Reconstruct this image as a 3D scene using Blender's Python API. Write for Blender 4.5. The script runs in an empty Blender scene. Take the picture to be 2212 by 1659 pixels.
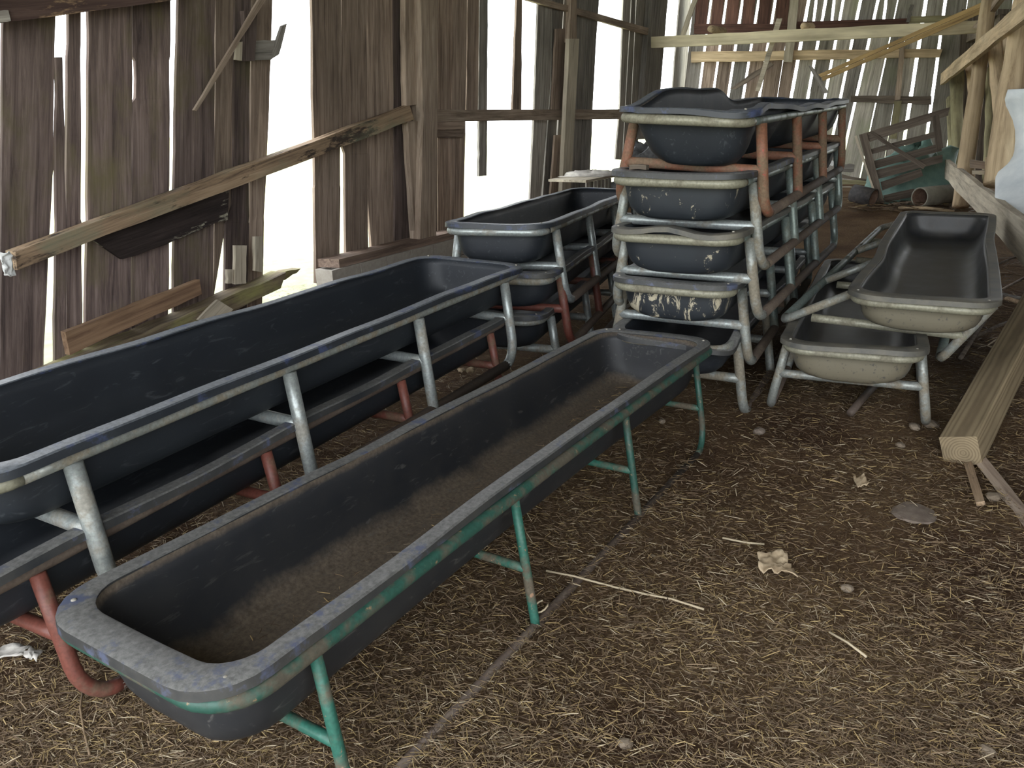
import bpy, bmesh, math, random
from mathutils import Vector, Matrix, noise as mnoise
R = random.Random(7)
sc = bpy.context.scene
COL = sc.collection
# ------------------------------------------------------------------ camera, world, exposure
FPX, PITCH, ROLL, CAMH, WPX, HPX = 1653.6, 0.332, -0.0135, 1.5273, 2212.0, 1659.0
c_, s_ = math.cos(PITCH), math.sin(PITCH)
cr_, sr_ = math.cos(ROLL), math.sin(ROLL)
RIGHT0, UP0, FWD = Vector((1, 0, 0)), Vector((0, s_, c_)), Vector((0, c_, -s_))
CR = RIGHT0 * cr_ + UP0 * sr_
CU = -RIGHT0 * sr_ + UP0 * cr_
CC = Vector((0, 0, CAMH))
cam = bpy.data.cameras.new('camera')
cam.sensor_fit = 'HORIZONTAL'; cam.sensor_width = 36.0
cam.lens = 36.0 * FPX / WPX
cam.clip_start = 0.05; cam.clip_end = 300
camo = bpy.data.objects.new('camera', cam); COL.objects.link(camo)
camo.matrix_world = Matrix(((CR.x, CU.x, -FWD.x, CC.x), (CR.y, CU.y, -FWD.y, CC.y), (CR.z, CU.z, -FWD.z, CC.z), (0, 0, 0, 1)))
sc.camera = camo
w = bpy.data.worlds.new('overcast_sky'); sc.world = w; w.use_nodes = True
bg = w.node_tree.nodes['Background']
bg.inputs[0].default_value = (0.93, 0.965, 1.0, 1); bg.inputs[1].default_value = 4.2
sun = bpy.data.lights.new('sun', 'SUN'); sun.energy = 9.0; sun.angle = math.radians(0.6); sun.color = (1.0, 0.95, 0.86)
suno = bpy.data.objects.new('sun', sun); COL.objects.link(suno)
suno.rotation_euler = Vector((0.80, -0.62, 1.75)).to_track_quat('Z', 'Y').to_euler()   # high, off to the right behind the viewer
sc.view_settings.view_transform = 'Standard'; sc.view_settings.look = 'None'
sc.view_settings.exposure = 0.38; sc.view_settings.gamma = 1.0
sc.view_settings.use_curve_mapping = False

def ray(x, y):
    return FWD + CR * ((x - 1106.0) / FPX) - CU * ((y - 829.5) / FPX)
WY = 0.49                                             # heading of the long barn wall
AX = Vector((math.sin(WY), math.cos(WY), 0)); NX = Vector((math.cos(WY), -math.sin(WY), 0))
class Plane:
    """a vertical or tilted plane of the building: point, normal; .at(x, y) is where a sight line meets it"""
    def __init__(s, p, n): s.p = Vector(p); s.n = Vector(n).normalized()
    def at(s, x, y, off=0.0):
        d = ray(x, y); return CC + d * (((s.p + s.n * off - CC).dot(s.n)) / d.dot(s.n))
def lat_plane(l): return Plane(NX * l, NX)
def along_plane(a): return Plane(AX * a, -AX)
def on_z(x, y, z=0.0):
    d = ray(x, y); return CC + d * ((z - CAMH) / d.z)

# ------------------------------------------------------------------ materials
MATS = {}
def nt_new(name):
    m = bpy.data.materials.new(name); m.use_nodes = True
    n = m.node_tree.nodes; l = m.node_tree.links
    return m, n, l, n['Principled BSDF']
def ramp(n, stops, interp='LINEAR'):
    r = n.new('ShaderNodeValToRGB'); r.color_ramp.interpolation = interp
    e = r.color_ramp.elements
    while len(e) < len(stops): e.new(0.5)
    for k, (p, c) in enumerate(stops):
        e[k].position = p; e[k].color = (c[0], c[1], c[2], 1) if hasattr(c, '__len__') else (c, c, c, 1)
    return r
def mixc(n, l, a, b, f, mode='MIX'):
    m = n.new('ShaderNodeMix'); m.data_type = 'RGBA'; m.blend_type = mode
    for s, v in ((6, a), (7, b), (0, f)):
        if hasattr(v, 'is_linked'): l.new(v, m.inputs[s])
        else: m.inputs[s].default_value = (v[0], v[1], v[2], 1) if hasattr(v, '__len__') else v
    return m.outputs[2]
def tex(n, l, scale, detail=4, rough=0.6, stretch=None, coord='Object', dist=0.0):
    tc = n.new('ShaderNodeTexCoord'); mp = n.new('ShaderNodeMapping')
    oi = n.new('ShaderNodeObjectInfo')
    vm = n.new('ShaderNodeVectorMath'); vm.operation = 'SCALE'
    cx = n.new('ShaderNodeCombineXYZ')
    for k in range(3): l.new(oi.outputs['Random'], cx.inputs[k])
    l.new(cx.outputs[0], vm.inputs[0]); vm.inputs[3].default_value = 37.0
    l.new(tc.outputs[coord], mp.inputs[0]); l.new(vm.outputs[0], mp.inputs[1])
    if stretch: mp.inputs[3].default_value = stretch
    t = n.new('ShaderNodeTexNoise'); t.inputs['Scale'].default_value = scale
    t.inputs['Detail'].default_value = detail; t.inputs['Roughness'].default_value = rough
    t.inputs['Distortion'].default_value = dist
    l.new(mp.outputs[0], t.inputs['Vector'])
    return t.outputs[0]
def bump(n, l, h, b, strength=0.4, dist=0.01):
    bp = n.new('ShaderNodeBump'); bp.inputs['Strength'].default_value = strength; bp.inputs['Distance'].default_value = dist
    l.new(h, bp.inputs['Height']); l.new(bp.outputs[0], b.inputs['Normal'])
def wood(name, light, mid, dark, patch=None, patch_lo=0.55, rough=0.85, vary=0.35, grain=26, green=None):
    """grain runs along the object's own X axis"""
    if name in MATS: return MATS[name]
    m, n, l, b = nt_new(name)
    g = tex(n, l, grain, 6, 0.7, (0.045, 1, 1), dist=0.6)
    r = ramp(n, [(0.30, dark), (0.5, mid), (0.72, light)]); l.new(g, r.inputs[0])
    col = r.outputs[0]
    big = tex(n, l, 2.2, 4, 0.6, (0.35, 1, 1))
    rb = ramp(n, [(0.3, 0.62), (0.7, 1.25)]); l.new(big, rb.inputs[0])
    col = mixc(n, l, col, rb.outputs[0], 1.0, 'MULTIPLY')
    if patch:
        pt = tex(n, l, 7, 6, 0.7, (0.25, 1, 1)); rp = ramp(n, [(patch_lo, 0), (patch_lo + 0.06, 1)]); l.new(pt, rp.inputs[0])
        col = mixc(n, l, col, patch, rp.outputs[0])
    if green:
        pt = tex(n, l, 3, 5, 0.65, (0.4, 1, 1)); rp = ramp(n, [(0.5, 0), (0.68, 0.8)]); l.new(pt, rp.inputs[0])
        col = mixc(n, l, col, green, rp.outputs[0])
    oi = n.new('ShaderNodeObjectInfo')
    mr = n.new('ShaderNodeMapRange'); mr.inputs[3].default_value = 1 - vary; mr.inputs[4].default_value = 1 + vary
    l.new(oi.outputs['Random'], mr.inputs[0])
    cb = n.new('ShaderNodeCombineColor')
    for k in range(3): l.new(mr.outputs[0], cb.inputs[k])
    col = mixc(n, l, col, cb.outputs[0], 1.0, 'MULTIPLY')
    l.new(col, b.inputs['Base Color'])
    b.inputs['Roughness'].default_value = rough; b.inputs['Specular IOR Level'].default_value = 0.2
    bump(n, l, g, b, 0.5, 0.006)
    MATS[name] = m; return m
def ringwood(name, light, dark):
    """squared timber sawn from a whole log: growth rings round the object's X axis"""
    m, n, l, b = nt_new(name)
    tc = n.new('ShaderNodeTexCoord'); mp = n.new('ShaderNodeMapping'); mp.inputs[3].default_value = (0.10, 1, 1)
    mp.inputs[1].default_value = (0, 0.01, 0.012)
    l.new(tc.outputs['Object'], mp.inputs[0])
    wv = n.new('ShaderNodeTexWave'); wv.wave_type = 'RINGS'; wv.rings_direction = 'X'
    wv.inputs['Scale'].default_value = 26; wv.inputs['Distortion'].default_value = 2.2
    wv.inputs['Detail'].default_value = 4; wv.inputs['Detail Scale'].default_value = 0.8
    l.new(mp.outputs[0], wv.inputs[0])
    r = ramp(n, [(0.0, dark), (0.45, light), (1, [x * 1.1 for x in light])]); l.new(wv.outputs[1], r.inputs[0])
    st = tex(n, l, 5, 5, 0.6, (0.2, 1, 1)); rs = ramp(n, [(0.3, 0.6), (0.65, 1.1)]); l.new(st, rs.inputs[0])
    l.new(mixc(n, l, r.outputs[0], rs.outputs[0], 1.0, 'MULTIPLY'), b.inputs['Base Color'])
    b.inputs['Roughness'].default_value = 0.8; b.inputs['Specular IOR Level'].default_value = 0.2
    fi = tex(n, l, 60, 3, 0.6, (0.05, 1, 1)); bump(n, l, fi, b, 0.35, 0.004)
    return m
def pipe_mat(name, base, dirt, lo=0.5, metal=0.0, rough=0.45, scale=9, fine=None, fine_lo=0.6):
    m, n, l, b = nt_new(name)
    t = tex(n, l, scale, 6, 0.65); r = ramp(n, [(lo, 0), (lo + 0.12, 1)]); l.new(t, r.inputs[0])
    col = mixc(n, l, base, dirt, r.outputs[0])
    sp = tex(n, l, 90, 3, 0.6); rs = ramp(n, [(0.3, 0.75), (0.7, 1.15)]); l.new(sp, rs.inputs[0])
    col = mixc(n, l, col, rs.outputs[0], 1.0, 'MULTIPLY')
    if fine:
        f = tex(n, l, 34, 5, 0.7); rf = ramp(n, [(fine_lo, 0), (fine_lo + 0.05, 1)]); l.new(f, rf.inputs[0])
        col = mixc(n, l, col, fine, rf.outputs[0])
    l.new(col, b.inputs['Base Color'])
    mm = n.new('ShaderNodeMath'); mm.operation = 'MULTIPLY_ADD'; l.new(r.outputs[0], mm.inputs[0]); mm.inputs[1].default_value = -metal; mm.inputs[2].default_value = metal
    l.new(mm.outputs[0], b.inputs['Metallic'])
    mr = n.new('ShaderNodeMath'); mr.operation = 'MULTIPLY_ADD'; l.new(r.outputs[0], mr.inputs[0]); mr.inputs[1].default_value = 0.35; mr.inputs[2].default_value = rough
    l.new(mr.outputs[0], b.inputs['Roughness'])
    bump(n, l, sp, b, 0.15, 0.002)
    return m
def near_end(n, l):
    """1 on the outside of the end wall the muck was thrown against (object X near -1.45)"""
    tc = n.new('ShaderNodeTexCoord'); sx = n.new('ShaderNodeSeparateXYZ'); l.new(tc.outputs['Object'], sx.inputs[0])
    mr = n.new('ShaderNodeMapRange'); mr.inputs[1].default_value = -1.30; mr.inputs[2].default_value = -1.40; l.new(sx.outputs[0], mr.inputs[0])
    return mr.outputs[0]
def plastic(name, base, dust, dust_amt=0.5, floor_dust=None, streak=None, rough=0.42, scuff=None, mud=None, end_mud=None, wet=0.0):
    """black polyethylene; dust settles on faces that look up, scuffs and mud are real stains"""
    m, n, l, b = nt_new(name)
    t = tex(n, l, 4.5, 6, 0.7); fine = tex(n, l, 70, 4, 0.7)
    r = ramp(n, [(0.35, 0), (0.75, dust_amt)]); l.new(t, r.inputs[0])
    col = mixc(n, l, base, dust, r.outputs[0])
    if floor_dust:
        geo = n.new('ShaderNodeNewGeometry'); sx = n.new('ShaderNodeSeparateXYZ'); l.new(geo.outputs['Normal'], sx.inputs[0])
        ad = n.new('ShaderNodeMath'); ad.operation = 'MULTIPLY_ADD'; l.new(t, ad.inputs[0]); ad.inputs[1].default_value = 0.9; l.new(sx.outputs[2], ad.inputs[2])
        rr = ramp(n, [(0.72, 0), (0.98, 1)])
        sc_ = n.new('ShaderNodeMath'); sc_.operation = 'MULTIPLY'; sc_.inputs[1].default_value = 0.72; l.new(ad.outputs[0], sc_.inputs[0])
        l.new(sc_.outputs[0], rr.inputs[0])
        fd = ramp(n, [(0.35, [x * 0.55 for x in floor_dust]), (0.7, [x * 1.2 for x in floor_dust])]); l.new(fine, fd.inputs[0])
        col = mixc(n, l, col, fd.outputs[0], rr.outputs[0])
    if streak:
        s = tex(n, l, 30, 4, 0.6, (0.25, 1, 1), dist=1.5); rs = ramp(n, [(0.60, 0), (0.70, 0.55)]); l.new(s, rs.inputs[0])
        col = mixc(n, l, col, streak, rs.outputs[0])
    if scuff:
        s = tex(n, l, 9, 5, 0.7); rs = ramp(n, [(0.55, 0), (0.64, 1)]); l.new(s, rs.inputs[0])
        col = mixc(n, l, col, scuff, rs.outputs[0])
    if mud:
        s = tex(n, l, 7, 8, 0.75, (1, 1, 0.5), dist=2.0); rs = ramp(n, [(mud[1], 0), (mud[1] + 0.03, 1)]); l.new(s, rs.inputs[0])
        mm = n.new('ShaderNodeMath'); mm.operation = 'MULTIPLY'; l.new(rs.outputs[0], mm.inputs[0]); l.new(near_end(n, l), mm.inputs[1])
        col = mixc(n, l, col, mud[0], mm.outputs[0])
    if end_mud:
        s = tex(n, l, 45, 5, 0.7); rs = ramp(n, [(0.34, 0.25), (0.42, 1)]); l.new(s, rs.inputs[0])
        mm = n.new('ShaderNodeMath'); mm.operation = 'MULTIPLY'; l.new(rs.outputs[0], mm.inputs[0]); l.new(near_end(n, l), mm.inputs[1])
        col = mixc(n, l, col, end_mud, mm.outputs[0])
    l.new(col, b.inputs['Base Color'])
    rg = n.new('ShaderNodeMapRange'); rg.inputs[3].default_value = rough - wet; rg.inputs[4].default_value = rough + 0.3
    l.new(t, rg.inputs[0]); l.new(rg.outputs[0], b.inputs['Roughness'])
    bump(n, l, fine, b, 0.12, 0.002)
    return m
def plain(name, ca, cb, scale=12, rough=0.9, bumpy=0.3, stretch=None):
    m, n, l, b = nt_new(name)
    t = tex(n, l, scale, 6, 0.65, stretch); r = ramp(n, [(0.3, ca), (0.7, cb)]); l.new(t, r.inputs[0])
    l.new(r.outputs[0], b.inputs['Base Color']); b.inputs['Roughness'].default_value = rough
    b.inputs['Specular IOR Level'].default_value = 0.25
    if bumpy: bump(n, l, t, b, bumpy, 0.01)
    return m

W_DARK = wood('wood_dark_siding', (0.275, 0.215, 0.192), (0.152, 0.114, 0.103), (0.052, 0.039, 0.038), green=(0.125, 0.108, 0.058))
W_MID = wood('wood_brown_siding', (0.42, 0.335, 0.27), (0.275, 0.21, 0.165), (0.11, 0.08, 0.064))
W_GREY = wood('wood_grey_siding', (0.42, 0.40, 0.36), (0.27, 0.25, 0.225), (0.11, 0.10, 0.09))
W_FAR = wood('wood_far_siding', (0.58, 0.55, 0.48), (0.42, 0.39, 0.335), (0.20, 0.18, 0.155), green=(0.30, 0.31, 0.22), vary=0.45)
W_RED = wood('wood_red_brown', (0.19, 0.10, 0.075), (0.12, 0.062, 0.048), (0.05, 0.03, 0.026))
W_POST = wood('wood_post', (0.480, 0.396, 0.317), (0.324, 0.252, 0.195), (0.156, 0.114, 0.085), vary=0.12)
W_RAIL = wood('wood_weathered_rail', (0.50, 0.37, 0.25), (0.36, 0.255, 0.165), (0.13, 0.09, 0.065), patch=(0.06, 0.045, 0.036), patch_lo=0.54, green=(0.24, 0.25, 0.17), vary=0.1)
W_ROT = wood('wood_black_rotten', (0.07, 0.055, 0.05), (0.04, 0.03, 0.028), (0.018, 0.014, 0.014), patch=(0.34, 0.32, 0.25), patch_lo=0.57, vary=0.1)
W_HEAD = wood('wood_header', (0.15, 0.10, 0.085), (0.10, 0.065, 0.055), (0.05, 0.03, 0.03), patch=(0.30, 0.20, 0.12), patch_lo=0.56)
W_TAN = wood('wood_tan_plank', (0.40, 0.27, 0.17), (0.29, 0.185, 0.115), (0.15, 0.09, 0.06), vary=0.1)
W_PALE = wood('wood_pale_board', (0.66, 0.60, 0.48), (0.52, 0.46, 0.36), (0.30, 0.26, 0.2), vary=0.15)
W_NEW = wood('wood_new_beam', (0.72, 0.65, 0.46), (0.63, 0.56, 0.39), (0.48, 0.41, 0.28), vary=0.1, grain=14)
W_ORANGE = wood('wood_orange_plank', (0.60, 0.42, 0.20), (0.48, 0.33, 0.15), (0.28, 0.18, 0.09), vary=0.1)
W_LOG = wood('wood_peeled_log', (0.742, 0.592, 0.396), (0.576, 0.441, 0.282), (0.307, 0.214, 0.132), vary=0.15, grain=18)
W_LOGG = wood('wood_mossy_log', (0.42, 0.40, 0.24), (0.32, 0.29, 0.17), (0.16, 0.14, 0.09), vary=0.15, grain=18)
W_GATE = wood('wood_gate', (0.212, 0.174, 0.140), (0.136, 0.111, 0.089), (0.060, 0.047, 0.038), vary=0.2)
W_SILL = wood('wood_sill', (0.34, 0.25, 0.20), (0.22, 0.16, 0.125), (0.10, 0.07, 0.06), vary=0.1)
W_MOSS = wood('wood_mossy_sill', (0.34, 0.28, 0.18), (0.21, 0.165, 0.11), (0.09, 0.07, 0.05), green=(0.33, 0.33, 0.12), vary=0.1)
W_BEAM = ringwood('wood_squared_timber', (0.285, 0.225, 0.14), (0.21, 0.16, 0.10))
M_BLOCK = plain('concrete_block', (0.30, 0.27, 0.235), (0.40, 0.37, 0.33), 20)
M_GALV = pipe_mat('galvanized_pipe', (0.33, 0.36, 0.355), (0.24, 0.23, 0.20), 0.52, 0.5, 0.38, fine=(0.20, 0.13, 0.08), fine_lo=0.70)
M_GALVD = pipe_mat('dusty_galvanized_pipe', (0.29, 0.305, 0.285), (0.215, 0.19, 0.145), 0.45, 0.4, 0.45, fine=(0.22, 0.14, 0.08), fine_lo=0.68)
M_GALVG = pipe_mat('greenish_galvanized_pipe', (0.19, 0.23, 0.215), (0.14, 0.15, 0.125), 0.5, 0.45, 0.4)
M_YEL = pipe_mat('yellowed_pipe', (0.265, 0.255, 0.19), (0.18, 0.165, 0.12), 0.5, 0.15, 0.45)
M_GREEN = pipe_mat('green_painted_pipe', (0.024, 0.082, 0.062), (0.085, 0.075, 0.054), 0.46, 0.0, 0.5, scale=7, fine=(0.24, 0.17, 0.10), fine_lo=0.62)
M_GREENB = pipe_mat('green_bright_pipe', (0.028, 0.125, 0.092), (0.11, 0.092, 0.064), 0.50, 0.0, 0.5, scale=7, fine=(0.30, 0.18, 0.11), fine_lo=0.62)
M_RED = pipe_mat('red_painted_pipe', (0.155, 0.05, 0.036), (0.145, 0.086, 0.056), 0.50, 0.0, 0.5)
M_REDD = pipe_mat('rusty_red_pipe', (0.215, 0.095, 0.055), (0.185, 0.125, 0.08), 0.45, 0.0, 0.6, fine=(0.38, 0.07, 0.05), fine_lo=0.62)
M_SKID = pipe_mat('dirty_skid_pipe', (0.085, 0.062, 0.048), (0.13, 0.10, 0.075), 0.5, 0.0, 0.7)
M_BASIN = plastic('black_basin', (0.014, 0.017, 0.022), (0.028, 0.037, 0.047), 0.3, streak=(0.07, 0.077, 0.085))  # blue in the dust colour stands in for bluish reflections
M_BASIN1 = plastic('dusty_basin', (0.014, 0.016, 0.020), (0.050, 0.048, 0.044), 0.4, floor_dust=(0.135, 0.108, 0.082), streak=(0.10, 0.098, 0.092))
M_BASINM = plastic('mud_dried_basin', (0.022, 0.026, 0.032), (0.10, 0.095, 0.085), 0.85, end_mud=(0.165, 0.147, 0.106), rough=0.34, wet=0.12)
M_BASINA = plastic('mud_streaked_basin', (0.015, 0.018, 0.023), (0.033, 0.044, 0.054), 0.4, mud=((0.38, 0.34, 0.25), 0.60))  # dust colour shifted to blue, painting in the reflections
M_BASINB = plastic('mud_splattered_basin', (0.015, 0.018, 0.023), (0.038, 0.047, 0.055), 0.5, mud=((0.46, 0.41, 0.30), 0.53))  # bluish dust colour again imitates reflected light
M_RIM = plastic('scuffed_rim', (0.018, 0.022, 0.029), (0.05, 0.056, 0.064), 0.6, floor_dust=(0.135, 0.15, 0.17), scuff=(0.05, 0.065, 0.13), rough=0.34)
M_RIM1 = plastic('dusty_rim', (0.024, 0.027, 0.031), (0.085, 0.08, 0.07), 0.8, floor_dust=(0.165, 0.165, 0.16), scuff=(0.075, 0.088, 0.14), rough=0.36)
M_RIMM = plastic('muddy_rim', (0.055, 0.057, 0.055), (0.19, 0.17, 0.13), 0.95, rough=0.42)
M_BOLT = plain('bolt_metal', (0.22, 0.21, 0.18), (0.36, 0.34, 0.29), 40, 0.5, 0)
M_WHITE = plain('white_sheet', (0.60, 0.66, 0.70), (0.80, 0.84, 0.86), 5, 0.45, 0.15)
M_TARP = plain('pale_green_tarp', (0.15, 0.26, 0.225), (0.26, 0.39, 0.345), 6, 0.5, 0.2)
M_DARKTARP = plain('dark_crinkled_sheet', (0.05, 0.052, 0.055), (0.16, 0.16, 0.165), 14, 0.6, 0.3)
M_CLAY = plain('clay_pipe', (0.21, 0.20, 0.165), (0.31, 0.29, 0.235), 9)
M_STUMP = plain('charred_bucket', (0.03, 0.03, 0.034), (0.12, 0.11, 0.105), 9, 0.6)
M_RUSTIN = plain('rusty_inside', (0.12, 0.07, 0.05), (0.22, 0.15, 0.11), 15)
M_STONE = plain('stone', (0.16, 0.125, 0.09), (0.27, 0.22, 0.165), 18)
M_SLATE = plain('flat_stone', (0.13, 0.10, 0.08), (0.20, 0.165, 0.135), 30)
M_HUSK = plain('dry_husk', (0.34, 0.25, 0.155), (0.52, 0.42, 0.29), 22, 0.7)
M_PAPER = plain('white_scrap', (0.38, 0.36, 0.33), (0.60, 0.57, 0.52), 14)
M_RAG = plain('white_plastic_rag', (0.60, 0.62, 0.62), (0.85, 0.86, 0.84), 9, 0.4)
M_TIN = pipe_mat('scrap_tin', (0.50, 0.50, 0.48), (0.30, 0.27, 0.23), 0.5, 0.5, 0.35)
M_ROOF = plain('roof_boards', (0.10, 0.08, 0.065), (0.19, 0.155, 0.125), 6)
M_GRASS = plain('dry_grass', (0.27, 0.30, 0.17), (0.40, 0.42, 0.27), 4, 0.95)
M_STRAWS = [plain('straw_gold', (0.30, 0.21, 0.10), (0.44, 0.33, 0.16), 3, 0.6, 0), plain('straw_brown', (0.16, 0.11, 0.07), (0.27, 0.195, 0.12), 3, 0.7, 0),
            plain('straw_pale', (0.36, 0.29, 0.19), (0.52, 0.44, 0.31), 3, 0.6, 0), plain('straw_dark', (0.075, 0.052, 0.034), (0.13, 0.09, 0.06), 3, 0.7, 0)]
def soil_mat():
    m, n, l, b = nt_new('manure_and_chaff_floor')
    a = tex(n, l, 1.1, 5, 0.6); f = tex(n, l, 55, 6, 0.75, (1, 2.2, 1), dist=1.2); g = tex(n, l, 160, 3, 0.7)
    r = ramp(n, [(0.30, (0.070, 0.044, 0.028)), (0.5, (0.165, 0.112, 0.070)), (0.7, (0.30, 0.215, 0.13))]); l.new(f, r.inputs[0])
    ra = ramp(n, [(0.36, (0.58, 0.50, 0.46)), (0.62, (1.2, 1.15, 1.02))]); l.new(a, ra.inputs[0])
    col = mixc(n, l, r.outputs[0], ra.outputs[0], 1.0, 'MULTIPLY')
    rg = ramp(n, [(0.35, 0.75), (0.7, 1.25)]); l.new(g, rg.inputs[0])
    col = mixc(n, l, col, rg.outputs[0], 1.0, 'MULTIPLY')
    l.new(col, b.inputs['Base Color']); b.inputs['Roughness'].default_value = 0.95; b.inputs['Specular IOR Level'].default_value = 0.1
    bump(n, l, f, b, 0.9, 0.02)
    return m
M_SOIL = soil_mat()

# ------------------------------------------------------------------ object helpers
def link(name, me, mat, parent=None, mw=None):
    o = bpy.data.objects.new(name, me)
    if mat is not None and len(me.materials) == 0:
        for mm in (mat if isinstance(mat, (list, tuple)) else [mat]): me.materials.append(mm)
    COL.objects.link(o)
    if parent is not None: o.parent = parent
    if mw is not None:
        o.matrix_world = mw
        if parent is not None:
            o.matrix_parent_inverse = Matrix.Identity(4)
            o.matrix_basis = PW.get(parent.name, Matrix.Identity(4)).inverted() @ mw
    return o
PW = {}                                                # world matrices of parents
def empty(name, mw=None, **props):
    o = bpy.data.objects.new(name, None); COL.objects.link(o)
    o.empty_display_size = 0.1
    m = mw or Matrix.Identity(4); o.matrix_world = m; PW[o.name] = m.copy()
    for k, v in props.items(): o[k] = v
    return o
def tag(o, label, cat, group=None):
    o['label'] = label; o['category'] = cat
    if group: o['group'] = group
    return o
def mesh(name, v, f, smooth=False, fm=None):
    me = bpy.data.meshes.new(name); me.from_pydata([tuple(x) for x in v], [], f); me.update()
    if smooth: me.polygons.foreach_set('use_smooth', [True] * len(me.polygons))
    if fm: me.polygons.foreach_set('material_index', fm)
    return me
def frame(o, x, zhint):
    x = Vector(x).normalized(); z = Vector(zhint); z = (z - x * z.dot(x)).normalized(); y = z.cross(x)
    return Matrix(((x.x, y.x, z.x, o.x), (x.y, y.y, z.y, o.y), (x.z, y.z, z.z, o.z), (0, 0, 0, 1)))
def prism_rows(rows, th):
    """rows: list of (left, right) local points; z from -th/2 to th/2 -> closed board mesh"""
    v, f = [], []
    for a, b in rows:
        for p, z in ((a, th / 2), (b, th / 2), (b, -th / 2), (a, -th / 2)): v.append((p[0], p[1], (p[2] if len(p) > 2 else 0) + z))
    n = len(rows)
    for i in range(n - 1):
        for k in range(4):
            f.append((4 * i + k, 4 * i + (k + 1) % 4, 4 * i + 4 + (k + 1) % 4, 4 * i + 4 + k))
    f.append((3, 2, 1, 0)); e = 4 * (n - 1); f.append((e, e + 1, e + 2, e + 3))
    return v, f
def interp(pl, y):
    if y <= pl[0][1]: 
        if len(pl) > 1:
            (x0, y0), (x1, y1) = pl[0], pl[1]; return x0 + (x1 - x0) * (y - y0) / (y1 - y0)
        return pl[0][0]
    for (x0, y0), (x1, y1) in zip(pl, pl[1:]):
        if y <= y1: return x0 + (x1 - x0) * (y - y0) / (y1 - y0)
    if len(pl) > 1:
        (x0, y0), (x1, y1) = pl[-2], pl[-1]; return x0 + (x1 - x0) * (y - y0) / (y1 - y0)
    return pl[0][0]
def upright(parent, pl, L, Rr, mat, off=0.0, th=0.026, ztop=None, name='plank', nrow=9, wob=0.004, split_ends=True):
    """a vertical board standing in a wall plane; L and R are its two edges seen from the camera"""
    y0 = max(L[0][1], Rr[0][1]); y1 = max(L[-1][1], Rr[-1][1])
    ys = sorted(set([y0 + (y1 - y0) * k / nrow for k in range(nrow + 1)] + [q[1] for q in L + Rr if y0 < q[1] < y1]))
    pts = [(pl.at(interp(L, y), y, off), pl.at(interp(Rr, y), y, off)) for y in ys]
    if ztop is not None:
        (a0, b0), (a1, b1) = pts[0], pts[min(3, len(pts) - 1)]
        def ext(p, q):
            d = p - q; return p + d * max(0.0, (ztop - p.z) / max(d.z, 1e-3))
        pts.insert(0, (ext(a0, a1), ext(b0, b1)))
    pts.reverse()
    o = (pts[0][0] + pts[0][1]) / 2; up = ((pts[-1][0] + pts[-1][1]) / 2 - o)
    M = frame(o, up, pl.n); Mi = M.inverted()
    rows = []
    for i, (a, b) in enumerate(pts):
        a, b = Mi @ a, Mi @ b
        jl, jr = (R.uniform(-wob, wob), R.uniform(-wob, wob))
        rows.append(((a.x + (R.uniform(-.015, .015) if i == 0 else 0), a.y + jl, R.uniform(-.003, .003)), (b.x, b.y + jr, R.uniform(-.003, .003))))
    v, f = prism_rows(rows, th)
    return link(name, mesh(name, v, f), mat, parent, M)
def quad_board(parent, name, corners, th, mat, nrm, nseg=8, wob=0.003, mid=None):
    """board through four world corners TL, TR, BR, BL; grain along TL-TR; nrm points to the room"""
    tl, tr, br, bl = [Vector(c) for c in corners]
    o = (tl + bl) / 2; M = frame(o, (tr + br) / 2 - o, nrm); Mi = M.inverted()
    rows = []
    for i in range(nseg + 1):
        t = i / nseg; a = Mi @ tl.lerp(tr, t); b = Mi @ bl.lerp(br, t)
        rows.append(((b.x, b.y + R.uniform(-wob, wob), b.z), (a.x, a.y + R.uniform(-wob, wob), a.z)))
    v, f = prism_rows(rows, th)
    return link(name, mesh(name, v, f), mat, parent, M)
def px_board(parent, name, pl, px, th, mat, off=0.0, **k):
    return quad_board(parent, name, [pl.at(x, y, off) for x, y in px], th, mat, pl.n, **k)
def tube_data(path, r, seg=12, caps=True, closed=False, wob=0.0):
    v, f = [], []
    P = [Vector(p) for p in path]; n = len(P)
    up = None
    for i, p in enumerate(P):
        if closed: t = (P[(i + 1) % n] - P[i - 1])
        else: t = P[min(i + 1, n - 1)] - P[max(i - 1, 0)]
        t.normalize()
        if up is None:
            up = Vector((0, 0, 1)) if abs(t.z) < 0.9 else Vector((1, 0, 0))
        s = t.cross(up).normalized(); up = s.cross(t).normalized()
        rr = r[i] if hasattr(r, '__len__') else r
        for k in range(seg):
            a = 2 * math.pi * k / seg; q = rr * (1 + (R.uniform(-wob, wob) if wob else 0))
            v.append(p + (s * math.cos(a) + up * math.sin(a)) * q)
    m = n if closed else n - 1
    for i in range(m):
        j = (i + 1) % n
        for k in range(seg):
            k2 = (k + 1) % seg
            f.append((i * seg + k, i * seg + k2, j * seg + k2, j * seg + k))
    if caps and not closed:
        f.append(tuple(range(seg))[::-1][::-1]); f.append(tuple((n - 1) * seg + k for k in range(seg))[::-1])
        f[-2] = f[-2][::-1] if False else f[-2]
    return v, f
def fix_normals(me):
    bm = bmesh.new(); bm.from_mesh(me); bmesh.ops.recalc_face_normals(bm, faces=bm.faces); bm.to_mesh(me); bm.free()
def tube(name, path, r, mat, parent=None, seg=12, closed=False, wob=0.0, local=True):
    v, f = tube_data(path, r, seg, True, closed, wob)
    me = mesh(name, v, f, True); fix_normals(me)
    return link(name, me, mat, parent)
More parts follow.
